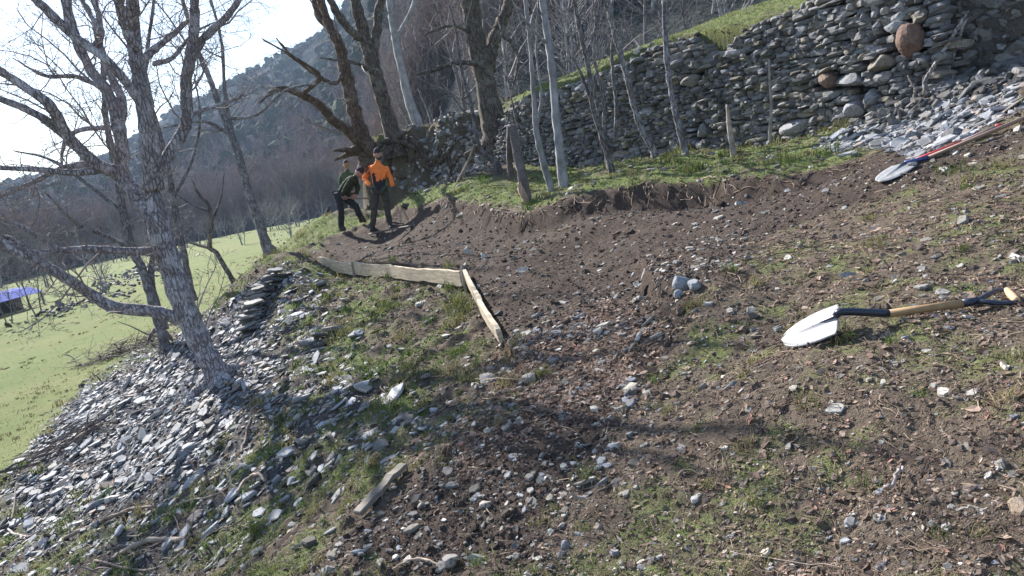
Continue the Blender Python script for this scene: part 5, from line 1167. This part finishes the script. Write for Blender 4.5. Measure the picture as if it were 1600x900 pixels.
def head_mesh(c, fwd, rx=.084, rz=.125, roll=0):
    """skull, jaw, nose, ears and brow sculpted from one sphere; returns verts, faces"""
    V = ICO3[0].copy(); x, y, z = V.T; fy = -y                # face looks along -y
    s = np.stack([x*rx*(1-.22*np.clip(-z-.2, 0, 1)), y*rx*1.18, z*rz], 1)
    s[:, 1] -= .020*np.exp(-((x/.16)**2+((z+.12)/.20)**2))*(fy > 0)            # nose
    s[:, 1] -= .006*np.exp(-((x/.45)**2+((z-.16)/.09)**2))*(fy > 0)            # brow
    for sx in (-1, 1):
        s[:, 1] += .008*np.exp(-(((x-sx*.36)/.16)**2+((z-.02)/.10)**2))*(fy > 0)   # eye sockets
        s[:, 0] += sx*.016*np.exp(-((y-.05)/.14)**2-((z+.05)/.22)**2)*(sx*x > .7)  # ears
    s[:, 1] += .004*np.exp(-((x/.35)**2+((z+.42)/.05)**2))*(fy > 0)            # mouth line
    s[:, 1] -= .007*np.exp(-((x/.3)**2+((z+.68)/.16)**2))*(fy > 0)             # chin
    f = np.array(fwd, float); f /= np.linalg.norm(f); up = np.array([math.sin(roll), 0, 1.]); up = up-f*(up@f); up /= np.linalg.norm(up); r = np.cross(f, up)
    Rm = np.stack([r, -f, up], 1)
    return s@Rm.T+np.array(c), Rm
def add_head(root, org, c, fwd, hat=None, roll=0, hatmat=None, hair=False, beard=False):
    s, Rm = head_mesh(np.array(c)-org, fwd, roll=roll)
    cc = np.array(c)-org
    col = None
    H = new_mesh('tmp_head', s, [ICO3[1]], SKIN, None, None, True)
    def shell(name, keep, k, m, dz=0):
        V = (s-cc)@Rm; V = V*k; V[:, 2] += dz; W = V@Rm.T+cc; idx = np.where(keep)[0]; mp = -np.ones(len(V), int); mp[idx] = np.arange(len(idx)); F = ICO3[1]; F = F[(mp[F] >= 0).all(1)]
        o = new_mesh(name, W[idx], [mp[F]], m, root, None, True); so = o.modifiers.new('t', 'SOLIDIFY'); so.thickness = .006; so.offset = 1; return o
    z = ICO3[0][:, 2]; y = ICO3[0][:, 1]; x = ICO3[0][:, 0]
    if hat: shell('beanie', z > .26-.22*np.clip(y, 0, 1), np.array([1.12, 1.10, 1.14]), hatmat)
    if hair: shell('hair', z > .45-.75*np.clip(y+.1, 0, 1), np.array([1.05, 1.06, 1.07]), HAIR)
    if beard: shell('beard', (z < -.28) & (y < .15) & ~((np.abs(x) < .22) & (np.abs(z+.42) < .06)), np.array([1.03, 1.04, 1.03]), HAIR)
    for sx in (-1, 1):
        e = cc+Rm@np.array([sx*.028, -.078, .004]); V, F, c_ = cobbles(np.array([e]), np.eye(3)[None], np.array([[.011, .008, .007]]), np.array([[1, 1, 1]]), 1, 0); new_mesh('eye', V, F, flat('eye_mat', (.05, .04, .035), .3) if 'eye_mat' not in bpy.data.materials else bpy.data.materials['eye_mat'], root)
    return H
def hand(nodes, edges, w, d, side, key, up=np.array([0, 0, -1.]), s=1.0, curl=.6):
    """palm and five curled fingers from wrist w along direction d"""
    d = np.array(d, float); d /= np.linalg.norm(d); sv = np.array(side, float); sv -= d*(sv@d); sv /= np.linalg.norm(sv); n = np.cross(d, sv)
    pk = key+'p'; nodes[pk] = (w+d*.05*s, (.036*s, .02*s)); 
    return pk, d, sv, n
def fingers(name, w, d, side, mt, root, org, s=1.0, curl=.7, glove=True):
    d = np.array(d, float); d /= np.linalg.norm(d); sv = np.array(side, float); sv -= d*(sv@d); sv /= np.linalg.norm(sv); n = np.cross(d, sv)
    N_ = {'w': (w-d*.03, .029*s), 'p': (w+d*.045*s, .034*s)}; Ed = [('w', 'p')]
    for i, L in enumerate((.068, .078, .072, .055)):
        o = (i-1.5)*.022*s; a = w+d*.075*s+sv*o; b = a+d*L*.45*s+n*curl*.012; c = b+(d*(1-curl*.7)+n*curl)*L*.32*s; e = c+(d*(1-curl*1.3)+n*curl*1.2)*L*.25*s
        for k, (q, r) in enumerate(((a, .011), (b, .010), (c, .009), (e, .0075))): N_['f%d%d' % (i, k)] = (q, r*s*1.1)
        Ed += [('p', 'f%d0' % i)]+[('f%d%d' % (i, k), 'f%d%d' % (i, k+1)) for k in range(3)]
    a = w+d*.025*s-sv*.032*s; b = a+d*.03*s-sv*.018*s+n*.01; c = b+d*.028*s+n*.014
    N_['t0'] = (a, .013*s); N_['t1'] = (b, .0115*s); N_['t2'] = (c, .009*s); Ed += [('p', 't0'), ('t0', 't1'), ('t1', 't2')]
    return skin_mesh(name, N_, Ed, mt, root, org, 1, 'p')
def person(spec, label):
    Y = spec['Y']; J = {k: at(v[0], v[1], Y+(v[2] if len(v) > 2 else 0)) for k, v in spec['J'].items()}
    org = (J['toeL']+J['toeR'])/2; root = empty('person', tuple(org), label, 'person')
    # boots stand on the ground
    hipc = (J['hipL']+J['hipR'])/2
    N_ = {'pel': (hipc, .07), 'ch': (J['chest'], .07), 'nk0': (J['neck']*.6+J['chest']*.4, .06), 'nk': (J['neck'], .05), 'hd': (J['neck']*.35+J['head']*.65, .055)}; Ed = [('pel', 'ch'), ('ch', 'nk0'), ('nk0', 'nk'), ('nk', 'hd')]
    for S_ in 'LR':
        N_['sh'+S_] = (J['sh'+S_], .035); N_['el'+S_] = (J['el'+S_], .03); N_['wr'+S_] = (J['wr'+S_], .025); N_['hip'+S_] = (J['hip'+S_], .06); N_['kn'+S_] = (J['kn'+S_], .05); N_['an'+S_] = (J['an'+S_], .035); N_['toe'+S_] = (J['toe'+S_], .028)
        Ed += [('ch', 'sh'+S_), ('sh'+S_, 'el'+S_), ('el'+S_, 'wr'+S_), ('pel', 'hip'+S_), ('hip'+S_, 'kn'+S_), ('kn'+S_, 'an'+S_), ('an'+S_, 'toe'+S_)]
    body = skin_mesh('body', N_, Ed, SKIN, root, org, 1, 'pel')
    H = add_head(root, org, J['head'], spec['face'], spec.get('hat'), spec.get('roll', 0), spec.get('hatmat'), spec.get('hair'), spec.get('beard'))
    # head joins the body mesh
    bm = bmesh.new(); bm.from_mesh(body.data); bm.from_mesh(H.data); bm.to_mesh(body.data); bm.free(); bpy.data.objects.remove(H)
    for p in body.data.polygons: p.use_smooth = True
    b = spec.get('bulk', 1)
    w2 = J['chest']*.45+hipc*.55
    N_ = {'hem': (hipc+(hipc-w2)*.25, (.155*b, .125*b)), 'waist': (w2, (.155*b, .12*b)), 'chest': (J['chest'], (.16*b, .12*b)), 'col': (J['neck']*.7+J['chest']*.3, .075), 'col2': (J['neck']*1.0+(J['head']-J['neck'])*.30, .060)}
    Ed = [('hem', 'waist'), ('waist', 'chest'), ('chest', 'col'), ('col', 'col2')]
    for S_ in 'LR':
        m1 = (J['sh'+S_]+J['el'+S_])/2; m2 = (J['el'+S_]+J['wr'+S_])/2
        N_['s'+S_] = (J['sh'+S_], .068*b); N_['m'+S_] = (m1, .064*b); N_['e'+S_] = (J['el'+S_], .058*b); N_['n'+S_] = (m2, .052*b); N_['w'+S_] = (J['wr'+S_], .044*b); Ed += [('chest', 's'+S_), ('s'+S_, 'm'+S_), ('m'+S_, 'e'+S_), ('e'+S_, 'n'+S_), ('n'+S_, 'w'+S_)]
    def fold(me):
        co = np.array([v.co[:] for v in me.vertices]); nn = np.array([v.normal[:] for v in me.vertices]); co += nn*(fbm(co[:, 0]*9+co[:, 1]*4, co[:, 2]*14+co[:, 1]*5, 3)*.013)[:, None]; me.vertices.foreach_set('co', co.astype(np.float32).ravel())
        if spec.get('jpost'): spec['jpost'](me, org, J)
    skin_mesh('jacket', N_, Ed, spec['jmat'], root, org, 3, 'waist', fold)
    N_ = {'pel': (hipc+(w2-hipc)*.35, (.14*b, .115*b))}; Ed = []
    for S_ in 'LR':
        th = J['hip'+S_]*.5+J['kn'+S_]*.5; cf = J['kn'+S_]*.5+J['an'+S_]*.5
        N_['h'+S_] = (J['hip'+S_], .098*b); N_['t'+S_] = (th, .088*b); N_['k'+S_] = (J['kn'+S_], .072*b); N_['c'+S_] = (cf, .070*b); N_['a'+S_] = (J['an'+S_]+(J['an'+S_]-J['kn'+S_])*.03, .062*b)
        Ed += [('pel', 'h'+S_), ('h'+S_, 't'+S_), ('t'+S_, 'k'+S_), ('k'+S_, 'c'+S_), ('c'+S_, 'a'+S_)]
    def fold2(me):
        co = np.array([v.co[:] for v in me.vertices]); nn = np.array([v.normal[:] for v in me.vertices]); co += nn*(fbm(co[:, 0]*7+co[:, 1]*4+9, co[:, 2]*11+co[:, 1]*5, 3)*.017)[:, None]; me.vertices.foreach_set('co', co.astype(np.float32).ravel())
    skin_mesh('trousers', N_, Ed, spec['tmat'], root, org, 3, 'pel', fold2)
    for S_ in 'LR':
        an, to = J['an'+S_], J['toe'+S_]; heel = an*1.0+(an-to)*.25; heel[2] = to[2]
        skin_mesh('boot', {'top': (an+np.array([0, 0, .10]), .058), 'an': (an, .056), 'mid': ((an+to)/2, .050), 'toe': (to, (.046, .036)), 'heel': (heel, .04)}, [('top', 'an'), ('an', 'mid'), ('mid', 'toe'), ('an', 'heel')], BOOT, root, org, 2, 'an')
        wr = J['wr'+S_]; hd = J['hd'+S_]; fingers('glove' if spec.get('glove') else 'hand', wr, hd-wr, spec.get('side'+S_, (1, 0, 0)), spec.get('glove') or SKIN, root, org, 1.12 if spec.get('glove') else 1, spec.get('curl', .7))
    return root, J
def orange_post(me, org, J):
    h = (J['hipL'][2]+J['hipR'][2])/2-org[2]; ch = J['chest'][2]-org[2]; cxx = (J['chest'][0]-org[0])
    for p in me.polygons:
        x, y, z = p.center; zz = z-.12*(x-cxx)
        side = abs(x-cxx)
        low = zz < h+.20 and side < .185
        panel = (-.05 < (x-cxx)+.13 < .055+.10*(h+.34-zz)) and zz < h+.38 and y < .1
        zip_ = abs(x-cxx-.01) < .008 and zz < ch+.15 and y < 0
        if low or (panel and zz > h) or zip_: p.material_index = 1
    return
person(dict(Y=16.2, J=dict(head=(590.5,241), neck=(590,253.5), chest=(591,266), shL=(578,263), shR=(604,264), elL=(569,279,.02), elR=(611,281), wrL=(579,291,-.22), wrR=(614,293,-.08), hdL=(587,295,-.28), hdR=(617,300,-.10),
   hipL=(587,297), hipR=(600,297), knL=(585,327,-.04), knR=(605,326,-.03), anL=(582,354), anR=(609,351), toeL=(580,361,-.2), toeR=(612,357,-.18)),
   face=(.12, -1, -.18), hat=True, hatmat=BLACKC, beard=True, jmat=[ORANGE, BLACKC], tmat=TROUS, glove=flat('grey_glove', (.06, .065, .075), .8), sideL=(0, 1, .2), sideR=(0, 1, 0), jpost=orange_post), 'man standing in bright orange and black work jacket, dark beanie and grey gloves')
root2, J2 = person(dict(Y=16.7, J=dict(head=(562,270,-.02), neck=(556,275), chest=(547,282), shL=(549,281,-.20), shR=(553,281,.20), elL=(539,296,-.26), elR=(560,293,.12), wrL=(534,306,-.16), wrR=(556,305,-.02), hdL=(538,308,-.13), hdR=(552,308,-.10),
   hipL=(529,306,-.10), hipR=(536,307,.10), knL=(533,332,-.16), knR=(556,322,.02), anL=(533,355,-.10), anR=(564,341,.10), toeL=(540,361,-.16), toeR=(572,347,.06)),
   face=(.75, -.25, -.75), hat=True, hatmat=BLACKC, jmat=DGREEN, tmat=BLACKC, sideL=(0, 0, 1), sideR=(0, 0, 1), curl=1.0), 'man in dark green bent forward over the soil, gripping a long wooden handle')
person(dict(Y=21.4, J=dict(head=(541,257.5), neck=(542,266), chest=(544,276), shL=(535,272), shR=(554,273), elL=(531,285,.05), elR=(557,286,.05), wrL=(536,296,-.1), wrR=(554,297,-.1), hdL=(539,299,-.15), hdR=(551,300,-.15),
   hipL=(540,299), hipR=(549,299), knL=(539,321), knR=(550,321), anL=(539,342), anR=(551,342), toeL=(538,347,-.2), toeR=(553,347,-.2)),
   face=(-.15, -1, -.15), hair=True, jmat=OLIVE, tmat=TROUS, sideL=(1, 0, 0), sideR=(1, 0, 0)), 'bareheaded man in olive green standing behind the other two, only his upper body visible')
a = J2['hdL']+np.array([-.12, -.02, .02]); b = at(581, 310, 16.85); root = empty('mattock', tuple(b), 'long light wooden tool handle held level by the man in dark green', 'mattock'); org = b.copy()
tube('handle', [a, b], [.017, .019], flat('tool_ash', (.36, .27, .19), .6), root, org)
V, F = [], []; box_into(V, F, (.02, 0, -.02), .05, .04, .06); box_into(V, F, (.03, 0, -.16), .014, .08, .24); box_into(V, F, (.02, 0, .09), .03, .02, .18); new_mesh('mattock_head', np.array(V), [np.array(F)], flat('mattock_steel', (.10, .10, .11), .5, .4), root)
# ------------------------------------------------ the air of the valley
def haze():
    me = bpy.data.meshes.new('haze'); V, F = [], []; box_into(V, F, (0, 420, 145), 2400, 1300, 340); o = new_mesh('haze', np.array(V), [np.array(F)])
    m = bpy.data.materials.new('haze_mat'); m.use_nodes = True; nt = m.node_tree; nt.nodes.remove(nt.nodes['Principled BSDF']); v = nt.nodes.new('ShaderNodeVolumePrincipled'); v.inputs['Color'].default_value = (.55, .72, 1.0, 1); v.inputs['Density'].default_value = .0004; v.inputs['Anisotropy'].default_value = .0
    nt.links.new(v.outputs[0], nt.nodes['Material Output'].inputs['Volume']); o.data.materials.append(m)
    tag(o, 'bluish winter haze filling the valley air', 'haze', kind='stuff')
haze()
